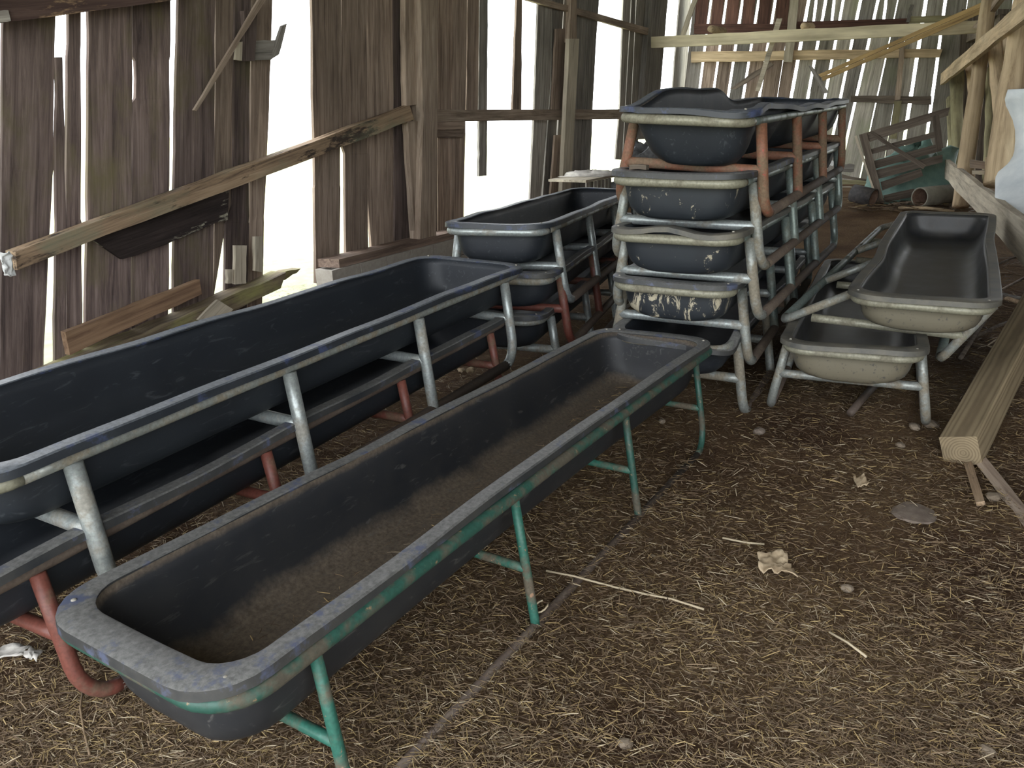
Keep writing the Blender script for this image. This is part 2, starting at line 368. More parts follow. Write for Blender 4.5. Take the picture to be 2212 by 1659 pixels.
def rrect(hx, hy, r, n=8):
    """points of a rounded rectangle in the XY plane"""
    out = []
    for cx, cy, a0 in ((hx - r, hy - r, 0), (-hx + r, hy - r, 90), (-hx + r, -hy + r, 180), (hx - r, -hy + r, 270)):
        for k in range(n + 1):
            a = math.radians(a0 + 90 * k / n); out.append((cx + r * math.cos(a), cy + r * math.sin(a)))
    # subdivide the long straight runs
    res = []
    m = len(out)
    for i in range(m):
        p, q = out[i], out[(i + 1) % m]; res.append(p)
        d = math.hypot(q[0] - p[0], q[1] - p[1]); s = int(d / 0.14)
        for k in range(1, s): res.append((p[0] + (q[0] - p[0]) * k / s, p[1] + (q[1] - p[1]) * k / s))
    return res

# ------------------------------------------------------------------ floor height
ANCH = []
def ground(x, y):
    p = Vector((x, y, 0)); a = p.dot(AX); l = p.dot(NX)
    sw = ws = 0.0
    for (ax, ay, az, rad) in ANCH:
        d2 = ((x - ax) ** 2 + (y - ay) ** 2) / rad ** 2
        k = math.exp(-d2 * 2); sw += k; ws += k * az
    t = min(1, max(0, (a - 7.0) / 5.5)); base = 0.30 * t * t * (3 - 2 * t)
    return (ws + base * 0.12) / (sw + 0.12)
L_ = 3.05
POSES = {
 'T1': (-0.0233, 2.5869, 0.5570, 0.0013, -0.0103, -0.0182, -0.0287, 0.0051, -0.0155, 0.0328, 0.0038),
 'T2': (-0.8992, 3.1376, 0.4782, 0.2546, 0.0098, 0.0235, 0.0242, 0.0195, 0.0291, -0.0129, 0.0042),
 'L5': (1.5080, 4.9618, 0.5250, 1.1313, 0.0313, 0.0488, -0.0011, 0.0032, 0, 0, 0),
 'L4': (1.5171, 4.9805, 0.5306, 0.8439, 0.0217, 0.0043, 0.0174, -0.0005, 0, 0, 0),
 'L3': (1.5214, 4.9683, 0.5272, 0.5724, 0.0120, -0.0126, 0.0112, -0.0067, 0, 0, 0),
 'L2': (1.4818, 5.1064, 0.4779, 0.2841, 0.0013, -0.0021, -0.0015, -0.0042, 0.0095, 0, 0),
 'L1': (1.4900, 5.1100, 0.4800, 0.0000, 0.0000, 0.0000, -0.0100, -0.0050, 0.0, 0, 0),
 'R1': (2.2248, 4.7368, 0.4470, 0.0428, -0.0285, -0.0208, -0.0149, -0.0465, -0.0123, 0, 0),
 'T2L': (-0.9487, 2.9888, 0.4736, 0.0221, 0.0125, -0.0112, -0.0023, -0.0102, 0.0183, 0.0039, 0),
 'A3': (0.3861, 5.7282, 0.3289, 0.4668, -0.0176, -0.0157, -0.0170, 0.0136, 0.0102, 0, -0.0037),
 'B3': (0.3969, 5.7230, 0.3267, 0.2334, 0.0003, -0.0002, 0, 0.0055, 0.0194, 0, 0),
 'C3': (0.3551, 5.7298, 0.3353, -0.0010, 0.0002, -0.0010, 0, -0.0009, 0.0014, 0, 0),
 'R2': (2.6261, 4.7100, 0.5296, 0.4125, 0.0252, -0.0081, -0.0236, -0.1121, -0.0433, 0, 0),
}
SCALE = {'T2': 0.96, 'T2L': 0.96, 'A3': 1.045, 'B3': 1.045, 'C3': 1.045}
def pose(key):
    x, y, yaw, z, tp, tr = POSES[key][:6]; s = SCALE.get(key, 1.0)
    o = CC + (Vector((x, y, z)) - CC) * s
    ex = Vector((math.sin(yaw), math.cos(yaw), tp)).normalized()
    er = Vector((math.cos(yaw), -math.sin(yaw), -tr)); ey = -er; ey = (ey - ex * ey.dot(ex)).normalized(); ez = ex.cross(ey)
    return Matrix(((ex.x, ey.x, ez.x, o.x), (ex.y, ey.y, ez.y, o.y), (ex.z, ey.z, ez.z, o.z), (0, 0, 0, 1))) @ Matrix.Scale(s, 4)
for key in ('T1', 'T2L', 'C3', 'L1', 'R1'):
    M = pose(key)
    for k in (-1.3, -0.65, 0, 0.65, 1.3):
        for j in (-0.36, 0.36):
            p = M @ Vector((k, j, 0.0)); ANCH.append((p.x, p.y, p.z, 0.75))

ANCH += [(1.93, 3.22, -0.075, 0.42), (2.15, 3.45, -0.05, 0.4)]
# ------------------------------------------------------------------ floor and outside ground
def gp(px, py, dz=0.0):
    p = on_z(px, py, 0.0)
    for _ in range(4): p = on_z(px, py, ground(p.x, p.y))
    p.z += dz; return p
def build_floor():
    v, f = [], []
    # finer near the camera: a grid in wall coordinates
    As = [-4 + 0.11 * k for k in range(int(21.2 / 0.11) + 1)]; Ls = [-5.1 + 0.11 * k for k in range(int(10.6 / 0.11) + 1)]
    for a in As:
        for l in Ls:
            p = AX * a + NX * l
            z = ground(p.x, p.y)
            z += 0.012 * mnoise.noise((p.x * 3.1, p.y * 3.1, 0)) + 0.010 * mnoise.noise((p.x * 9, p.y * 9, 3)) - 0.006
            v.append((p.x, p.y, z))
    nl = len(Ls)
    for i in range(len(As) - 1):
        for j in range(nl - 1):
            f.append((i * nl + j, (i + 1) * nl + j, (i + 1) * nl + j + 1, i * nl + j + 1))
    me = mesh('floor', v, f, True)
    if me.polygons[0].normal.z < 0: me.flip_normals()
    o = link('floor', me, M_SOIL); o['kind'] = 'structure'
build_floor()
me = mesh('ground', [(-90, -60, -0.25), (90, -60, -0.25), (90, 120, -0.25), (-90, 120, -0.25)], [(0, 1, 2, 3)])
o = link('ground', me, M_GRASS); o['kind'] = 'structure'

# ------------------------------------------------------------------ barn shell
ZT = 4.6
def box_wall(name, mn, mx, mat):
    (a0, l0, z0), (a1, l1, z1) = mn, mx
    pts = [AX * a + NX * l + Vector((0, 0, z)) for a in (a0, a1) for l in (l0, l1) for z in (z0, z1)]
    f = [(0, 1, 3, 2), (4, 6, 7, 5), (0, 4, 5, 1), (2, 3, 7, 6), (0, 2, 6, 4), (1, 5, 7, 3)]
    me = mesh(name, pts, f); fix_normals(me)
    o = link(name, me, mat); o['kind'] = 'structure'; return o
box_wall('ceiling', (-2.5, -5.0, ZT), (17.2, 4.2, ZT + 0.08), M_ROOF)

box_wall('wall_front_right', (-0.4, 4.1, -0.2), (17.2, 4.2, ZT), M_ROOF)
WL = empty('wall_left', kind='structure'); PL = lat_plane(-4.8)
def up_(L, Rr, mat=W_DARK, off=None, **k):
    return upright(WL, PL, L, Rr, mat, R.uniform(-0.012, 0.012) if off is None else off, **k)
# boards beyond the left edge of the view, by plan
for a0 in [x * 0.27 for x in range(-9, 9)]:
    pa = [PL.p + AX * a + Vector((0, 0, z)) for a, z in ((a0, -0.05), (a0 + 0.245, -0.05), (a0 + 0.245, ZT), (a0, ZT))]
    if a0 + 0.245 < 2.35:
        quad_board(WL, 'plank', [pa[0], pa[3], pa[2], pa[1]], 0.026, W_DARK, NX)
up_([(-60, 0), (-72, 860)], [(-3, 0), (-7, 860)], ztop=ZT)
up_([(5, 0), (-2, 850)], [(117, 0), (112, 365), (101, 550), (90, 850)], ztop=ZT)
up_([(119, 124), (119, 550), (115, 850)], [(133, 124), (140, 480), (140, 850)])
up_([(146, 0), (144, 122), (141, 480), (142, 850)], [(171, 0), (172, 480), (177, 850)], ztop=ZT)
up_([(188, 0), (186, 480), (183, 760)], [(283, 0), (281, 760)], ztop=ZT)
up_([(284, 0), (284, 122), (291, 132), (291, 212), (284, 222), (282, 760)], [(365, 0), (363, 400), (361, 760)], ztop=ZT)
up_([(382, 0), (374, 400), (372, 740)], [(462, 0), (458, 740)], ztop=ZT)
up_([(463, 0), (459, 740)], [(503, 0), (498, 460), (484, 482), (455, 660), (452, 740)], W_MID, ztop=ZT)
up_([(504, 0), (499, 440), (485, 482), (484, 700)], [(538.5, 0), (537, 130), (535, 480), (530, 700)], ztop=ZT)
up_([(539.5, 0), (540, 130), (537, 480), (532, 700)], [(585, 0), (578, 250), (567, 480), (563, 700)], W_MID, ztop=ZT)
up_([(672, 0), (674, 250), (678, 400), (681, 610)], [(735, 0), (733, 300), (731, 610)], W_MID, ztop=ZT, wob=0.006)
up_([(736, 0), (735, 310), (742, 330), (745, 600)], [(790, 0), (791, 410), (794, 600)], W_MID, ztop=ZT)
up_([(791, 0), (792, 410), (803, 590)], [(846, 0), (848, 590)], W_MID, ztop=ZT)
up_([(847, 0), (851, 580)], [(893, 0), (893, 580)], W_DARK, ztop=ZT)
for L, Rr, mt in (
    ([(930, 0), (930, 520)], [(941.6, 0), (942.5, 520)], W_MID), ([(943.6, 0), (944.5, 520)], [(975.4, 0), (971, 520)], W_MID),
    ([(976.4, 0), (972, 520)], [(1007, 0), (999, 500)], W_MID), ([(1008.6, 0), (1005, 252)], [(1033, 0), (1030, 252)], W_MID),
    ([(1034.6, 0), (1031, 252)], [(1052, 0), (1050, 252)], W_GREY), ([(1033, 240), (1033, 379)], [(1051, 240), (1049, 379)], W_GREY),
    ([(1114, 0), (1105, 250)], [(1126, 0), (1124, 250)], W_MID), ([(1161, 0), (1152, 235), (1143, 440)], [(1191, 0), (1187, 180), (1166, 440)], W_GREY),
    ([(1192, 0), (1189, 180), (1170, 440)], [(1216, 0), (1192, 440)], W_GREY), ([(1217, 0), (1196, 440)], [(1240, 0), (1225, 440)], W_GREY),
    ([(1240, 0), (1226, 430)], [(1266.6, 0), (1262, 100), (1249, 430)], W_GREY), ([(1268, 0), (1263.4, 100), (1250, 430)], [(1292, 0), (1285, 100), (1270, 430)], W_GREY),
    ([(1345, 0), (1338, 220), (1328, 345)], [(1361, 0), (1342, 345)], W_GREY), ([(1362.5, 0), (1344, 345)], [(1372, 0), (1356, 345)], W_GREY),
    ([(1373.4, 0), (1357, 345)], [(1398, 0), (1374, 345)], W_GREY), ([(1467, 0), (1443, 300)], [(1492, 0), (1474, 300)], W_GREY)):
    up_(L, Rr, mt, ztop=ZT if L[0][1] == 0 else None)  # paler grey wood on the farther boards paints in the haze
# posts, rails, braces nailed inside the siding
def wl_up(name, L, Rr, mat, off, th, **k): return upright(WL, PL, L, Rr, mat, off, th, name=name, **k)
wl_up('post', [(896, 0), (903, 250), (896, 522)], [(935, 0), (932, 522)], W_POST, 0.14, 0.13, ztop=ZT, wob=0.006)
wl_up('post_cleat', [(869, 0), (872, 226)], [(896, 0), (896, 226)], W_POST, 0.10, 0.06, ztop=ZT)
wl_up('knee_piece', [(874, 262), (892, 525)], [(900, 262), (904, 525)], W_POST, 0.10, 0.07)
wl_up('post', [(1226, 84), (1209, 430)], [(1247, 84), (1228, 430)], W_PALE, 0.16, 0.06)
wl_up('post', [(1229, 0), (1224, 92)], [(1241, 0), (1241, 92)], W_POST, 0.10, 0.07, ztop=ZT)
wl_up('post', [(1401, 0), (1376, 300)], [(1437, 0), (1412, 300)], W_GREY, 0.05, 0.10, ztop=ZT)
wl_up('post_cleat', [(1200, 62), (1190, 250)], [(1228, 62), (1222, 250)], W_MID, 0.05, 0.03)
wl_up('post_cleat', [(1197, 292), (1187, 430)], [(1212, 292), (1206, 430)], W_POST, 0.07, 0.03)
px_board(WL, 'rail', PL, [(930, 237), (1345, 236), (1345, 257), (930, 263)], 0.06, W_POST, 0.07)
px_board(WL, 'rail', PL, [(938, 263), (1001, 262), (999, 280), (938, 281)], 0.05, W_MID, 0.06)
px_board(WL, 'rail', PL, [(938, 281), (999, 281), (998, 297), (938, 297)], 0.03, W_MID, 0.05)
px_board(WL, 'brace', PL, [(1100, -22), (1432, 70), (1432, 86), (1100, -10)], 0.05, W_POST, 0.07)
px_board(WL, 'rail', PL, [(22, 541), (876, 229), (886, 258), (26, 581)], 0.10, W_RAIL, 0.13, nseg=14, wob=0.006)
px_board(WL, 'brace', PL, [(186, 507), (491, 410), (489, 474), (262, 562)], 0.03, W_ROT, 0.055, wob=0.012)
px_board(WL, 'header', PL, [(-60, -60), (420, -60), (372, 0), (-40, 56)], 0.10, W_HEAD, 0.12, nseg=10)
px_board(WL, 'rail', PL, [(-60, 28), (12, 22), (18, 46), (-60, 54)], 0.05, W_GREY, 0.16)
# low timbers along the foot of the wall
px_board(WL, 'rail', PL, [(136, 717), (426, 603), (431, 634), (146, 766)], 0.05, W_TAN, 0.16, wob=0.004)
px_board(WL, 'sill', PL, [(60, 812), (602, 588), (590, 622), (60, 862)], 0.17, W_MOSS, 0.10, nseg=14, wob=0.008)
px_board(WL, 'sill', PL, [(560, 600), (640, 577), (632, 590), (560, 622)], 0.10, W_MOSS, -0.05, wob=0.01)
for L, Rr, mt in (([(505, 530), (505, 612)], [(530, 513), (529, 603)], W_PALE), ([(548, 511), (548, 588)], [(566, 500), (564, 580)], W_PALE), ([(489, 582), (489, 612)], [(502, 578), (502, 610)], W_PALE)):
    wl_up('stub_board', L, Rr, mt, 0.18, 0.03, nrow=3)
# diagonal stick and board hook up on the siding
px_board(WL, 'hook_board', PL, [(523, 24), (552, 24), (547, 132), (527, 132)][1:] + [(523, 24)], 0.04, W_DARK, 0.12, nseg=4)
px_board(WL, 'hook_board', PL, [(542, 88), (592, 87), (583, 130), (541, 130)], 0.03, W_GREY, 0.08, nseg=4)
px_board(WL, 'hook_board', PL, [(583, 128), (607, 56), (617, 52), (600, 118)], 0.03, W_GREY, 0.09, nseg=4)
px_board(WL, 'hook_board', PL, [(510, 92), (522, 90), (520, 131), (506, 129)][1:] + [(510, 92)], 0.02, W_PALE, 0.15, nseg=2)
wl_stick = px_board(None, 'wood_stick', PL, [(417, 238), (562, -8), (572, -2), (423, 241)], 0.022, W_POST, 0.17, wob=0.003)
tag(wl_stick, 'thin bare stick hung aslant on the dark siding left of the widest opening', 'stick')

# concrete blocks under the sill
B0 = PL.at(716, 585, 0.25)
bz = B0.z; ab = B0.dot(AX)
def block_mesh():
    l, d, h, t = 0.395, 0.19, 0.19, 0.033
    bm = bmesh.new()
    bmesh.ops.create_grid(bm, x_segments=1, y_segments=1, size=0.5)
    bm.free()
    xs = [-l / 2, -l / 2 + t, -t / 2, t / 2, l / 2 - t, l / 2]; ys = [-d / 2, -d / 2 + t, d / 2 - t, d / 2]
    v, f = [], []
    for z in (h / 2, -h / 2):
        for x in xs:
            for y in ys: v.append((x, y, z))
    idx = lambda k, i, j: k * 24 + i * 4 + j
    for i in range(5):
        for j in range(3):
            hole = (j == 1 and i in (1, 3))
            if not hole:
                f.append((idx(0, i, j), idx(0, i + 1, j), idx(0, i + 1, j + 1), idx(0, i, j + 1)))
                f.append((idx(1, i, j), idx(1, i, j + 1), idx(1, i + 1, j + 1), idx(1, i + 1, j)))
            else:
                ring = [(i, j), (i + 1, j), (i + 1, j + 1), (i, j + 1)]
                for a in range(4):
                    p, q = ring[a], ring[(a + 1) % 4]; f.append((idx(0, *p), idx(0, *q), idx(1, *q), idx(1, *p)))
    per = [(i, 0) for i in range(6)] + [(5, j) for j in range(1, 4)] + [(i, 3) for i in range(4, -1, -1)] + [(0, j) for j in range(2, 0, -1)]
    for a in range(len(per)):
        p, q = per[a], per[(a + 1) % len(per)]; f.append((idx(0, *p), idx(1, *p), idx(1, *q), idx(0, *q)))
    me = mesh('block', v, f); fix_normals(me); return me
BM = block_mesh()
for k in range(16):
    for h in range(2):
        ctr = AX * (ab + 0.2 + 0.408 * k) + NX * (PL.p.dot(NX) + 0.25 - 0.095) + Vector((0, 0, bz - 0.095 - 0.2 * h))
        link('block', BM, M_BLOCK, WL, frame(ctr, AX, (0, 0, 1)) @ Matrix.Rotation(R.uniform(-.02, .02), 4, 'Z'))
s0 = PL.at(724, 583, 0.22)
def along_pt(a, l, z): return AX * a + NX * l + Vector((0, 0, z))
sa = s0.dot(AX); sl = PL.p.dot(NX)
quad_board(WL, 'sill', [along_pt(sa, sl + 0.03, bz + 0.04), along_pt(sa + 7.5, sl + 0.03, bz + 0.04), along_pt(sa + 7.5, sl + 0.23, bz + 0.04), along_pt(sa + 0.05, sl + 0.23, bz + 0.04)], 0.075, W_SILL, (0, 0, 1), nseg=24, wob=0.008)

# ------------------------------------------------------------------ far wall
WF = empty('wall_back', kind='structure'); AF = 16.5; PF = along_plane(AF)
gl = [(1499, 1478), (1536, 1510), (1569, 1541), (1604, 1574), (1639, 1607), (1675, 1642), (1711, 1681), (1747, 1711), (1784, 1747), (1822, 1784), (1859, 1818), (1897, 1852), (1940, 1897), (1969, 1935), (2000, 1969), (2042, 2015), (2090, 2062), (2130, 2100), (2190, 2160), (2240, 2210), (2290, 2260)]
gw = [0, 2.8, 2.8, 3.1, 3.1, 3.1, .5, 3.6, 3.1, 3.1, 3.1, 3.1, 1.3, .4, 4.0, 3.5, .5, .5, 2, .4, .4]
sub = {7: 1763, 8: 1802, 11: 1914, 13: 1958}
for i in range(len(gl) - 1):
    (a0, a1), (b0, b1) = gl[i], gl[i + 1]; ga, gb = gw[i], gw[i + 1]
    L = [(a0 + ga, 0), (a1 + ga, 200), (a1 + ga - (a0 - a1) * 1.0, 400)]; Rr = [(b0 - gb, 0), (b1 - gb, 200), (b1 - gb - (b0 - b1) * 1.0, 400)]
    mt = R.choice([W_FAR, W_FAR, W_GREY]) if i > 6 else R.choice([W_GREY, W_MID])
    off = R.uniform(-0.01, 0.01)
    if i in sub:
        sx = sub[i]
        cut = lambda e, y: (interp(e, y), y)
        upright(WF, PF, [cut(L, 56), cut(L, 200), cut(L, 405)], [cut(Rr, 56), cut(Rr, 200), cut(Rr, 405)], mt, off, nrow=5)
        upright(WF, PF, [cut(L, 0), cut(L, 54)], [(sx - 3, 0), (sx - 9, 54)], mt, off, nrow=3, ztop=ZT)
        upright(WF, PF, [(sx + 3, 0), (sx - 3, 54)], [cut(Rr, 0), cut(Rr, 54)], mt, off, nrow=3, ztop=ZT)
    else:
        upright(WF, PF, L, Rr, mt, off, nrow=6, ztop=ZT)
def wf(name, px, th, mat, off, **k): return px_board(WF, name, PF, px, th, mat, off, **k)
wf('ledge', [(1500, 52), (1712, 52), (1712, 71), (1500, 74)], 0.06, W_RED, 0.05)
wf('ledge', [(1722, 47), (1962, 40), (1962, 52), (1722, 66)], 0.06, W_RED, 0.05)
wf('ledge', [(1965, 36), (2090, 32), (2090, 46), (1965, 50)], 0.05, W_LOGG, 0.05)
for x0, x1 in ((1506, 1532), (1542, 1564), (1574, 1598), (1608, 1633), (1643, 1668), (1680, 1706)):
    wf('panel', [(x0, -30), (x1 + 2, -30), (x1 - 6, 54), (x0 - 6, 54)][1:] + [(x0, -30)], 0.012, W_RED, 0.025, nseg=3)
wf('rail', [(1494, 112), (2036, 106), (2030, 123), (1494, 135)], 0.10, W_LOG, 0.07, nseg=12, wob=0.008)
wf('rail', [(1838, 207), (2012, 208), (2012, 226), (1838, 221)], 0.07, W_GATE, 0.08, wob=0.01)
upright(WF, PF, [(1707, 0), (1700, 70), (1692, 135)], [(1725, 0), (1719, 70), (1711, 135)], W_PALE, 0.16, 0.05, ztop=ZT, name='post')
upright(WF, PF, [(1944, 95), (1933, 215)], [(1955, 95), (1945, 215)], W_POST, 0.13, 0.04, name='stud')
upright(WF, PF, [(1932, 218), (1922, 300)], [(1948, 218), (1937, 300)], W_LOGG, 0.14, 0.04, name='stud')
upright(WF, PF, [(1966, 10), (1957, 48)], [(1974, 10), (1965, 48)], W_GREY, 0.14, 0.04, name='stud')
PB = along_plane(14.15)                                  # the long pale tie beam stands off the wall
px_board(WF, 'tie_beam', PB, [(1408, 80), (2160, 42), (2160, 70), (1408, 104)], 0.09, W_NEW, 0.0, nseg=16, wob=0.006)
tube('log_end', [PB.at(1534, 62, 0.05), PB.at(1562, 70, -0.35)], [0.055, 0.075], W_LOG, WF, 10, wob=0.08)
tube('log_end', [PB.at(1735, 56, 0.05), PB.at(1752, 58, -0.35)], [0.05, 0.065], W_LOG, WF, 10, wob=0.08)
def loose(name, pl, px, th, mat, off, label, cat, **k):
    o = px_board(None, name, pl, px, th, mat, off, **k); return tag(o, label, cat)
loose('wood_stick', PB, [(1497, -4), (1508, -4), (1480, 76), (1470, 76)][1:] + [(1497, -4)], 0.03, W_PALE, -0.2, 'pale stick leaning in the far left corner above the beam end', 'stick')
loose('wood_stick', PB, [(1690, 40), (1658, 96), (1632, 196), (1641, 197)][3:] + [(1632, 196), (1678, 40), (1690, 40)], 0.03, W_PALE, -0.25, 'slender pale lath leaning on the far wall behind the long beam', 'stick')
loose('wood_stick', PF, [(1576, 192), (1662, 133), (1672, 140), (1590, 194)], 0.03, W_GATE, 0.15, 'broken dark board slanting across the far siding behind the tall stack', 'board', wob=0.012)
loose('wood_stick', PB, [(1746, 142), (1755, 144), (1790, 200), (1778, 203)][1:] + [(1746, 142)], 0.03, W_GREY, -0.1, 'short grey stick hanging beneath the tip of the long orange board', 'stick', wob=0.006)
ob = empty('long_board', label='long orange-tan board hung slantwise over the pale tie beam', category='board')
PB2 = along_plane(13.8)
px_board(ob, 'plank', PB2, [(1768, 161), (2150, -8), (2150, 2), (1774, 167)], 0.05, W_ORANGE, 0.0)
px_board(ob, 'plank', PB2, [(1775, 168), (2150, 3), (2150, 16), (1778, 175)], 0.03, W_ORANGE, 0.02)

# ------------------------------------------------------------------ log wall on the right
WR = empty('wall_right', kind='structure')
FP = CC + ray(2155, 300) * 8.0
HD = 0.43; FA = Vector((math.sin(HD), math.cos(HD), 0)); FN = Vector((-math.cos(HD), math.sin(HD), 0))
PR = Plane(FP, FN)
def log(p0, p1, w0, w1, mat, off, name='log', bend=0.02):
    a, b = PR.at(*p0, off), PR.at(*p1, off)
    da = (a - CC).dot(FWD); db = (b - CC).dot(FWD)
    n = 9; pts = []; rad = []
    for k in range(n):
        t = k / (n - 1); q = a.lerp(b, t)
        q = q + FA * (bend * math.sin(t * 3.1) ) + Vector((R.uniform(-.006, .006), R.uniform(-.006, .006), 0))
        pts.append(q); rad.append((1.15 * w0 * da / FPX * (1 - t) + 1.15 * w1 * db / FPX * t) / 2 * R.uniform(0.95, 1.06))
    o = pts[-1]; M = frame(o, pts[0] - pts[-1], FN); Mi = M.inverted()
    v, f = tube_data([Mi @ q for q in pts], rad, 12, True, False, 0.05)
    me = mesh(name, v, f, True); fix_normals(me)
    return link(name, me, mat, WR, M)
for p0, p1, w0, w1, mt, off in (
    ((2068, 150), (2068, 430), 24, 14, W_LOGG, 0.0), ((2050, 168), (2062, 430), 13, 15, W_LOGG, 0.05), ((2098, 130), (2108, 300), 20, 10, W_LOG, -0.05),
    ((2140, -20), (2074, 447), 26, 28, W_LOG, 0.10), ((2152, 90), (2160, 340), 30, 8, W_LOG, 0.0), ((2140, 150), (2130, 400), 14, 13, W_LOGG, -0.05),
    ((2212, -20), (2156, 398), 30, 54, W_LOG, 0.14), ((2180, 40), (2172, 400), 20, 20, W_LOG, -0.10), ((2112, 100), (2094, 440), 14, 14, W_LOG, -0.10)):
    log(p0, p1, w0, w1, mt, off)
PBK = along_plane((CC + ray(2110, 300) * 13.6).dot(AX))
for x0 in range(2078, 2290, 26):
    upright(WR, PBK, [(x0, 20), (x0 - 26, 430)], [(x0 + 24, 20), (x0 - 2, 430)], W_GATE, 0.0, nrow=4)
PC = along_plane((CC + ray(2160, 400) * 8.0).dot(AX))
for px, mt, off in (([(2128, 340), (2190, 345), (2186, 392), (2128, 388)], W_LOG, 0.16), ([(2130, 391), (2186, 393), (2186, 438), (2130, 436)], W_POST, 0.10),
                    ([(2095, 345), (2132, 350), (2132, 366), (2095, 362)], W_POST, 0.05), ([(2100, 368), (2132, 368), (2132, 376), (2100, 376)], W_PALE, 0.06),
                    ([(2128, 437), (2188, 439), (2188, 505), (2128, 500)], W_LOG, 0.12),
                    ([(2140, 412), (2215, 410), (2215, 500), (2140, 470)], W_POST, 0.0)):
    px_board(WR, 'cribbing', PC, px, 0.12, mt, off, nseg=4)
px_board(WR, 'rail', PR, [(2036, 158), (2226, -6), (2226, 36), (2034, 184)], 0.05, W_LOG, 0.24, nseg=10, wob=0.008)
PR2 = Plane(CC + ray(2130, 420) * 7.0, FN)
px_board(WR, 'rail', PR2, [(2046, 344), (2240, 490), (2240, 590), (2046, 384)], 0.06, W_PALE, 0.0, nseg=10, wob=0.01)
# posts and boards farther up in the corner
px_board(WR, 'brace', PR, [(2104, 60), (2160, -10), (2172, -10), (2116, 62)], 0.06, W_POST, 0.05)
px_board(WR, 'plate', PR, [(2085, 60), (2170, 30), (2170, 60), (2085, 95)], 0.10, W_GATE, -0.1)

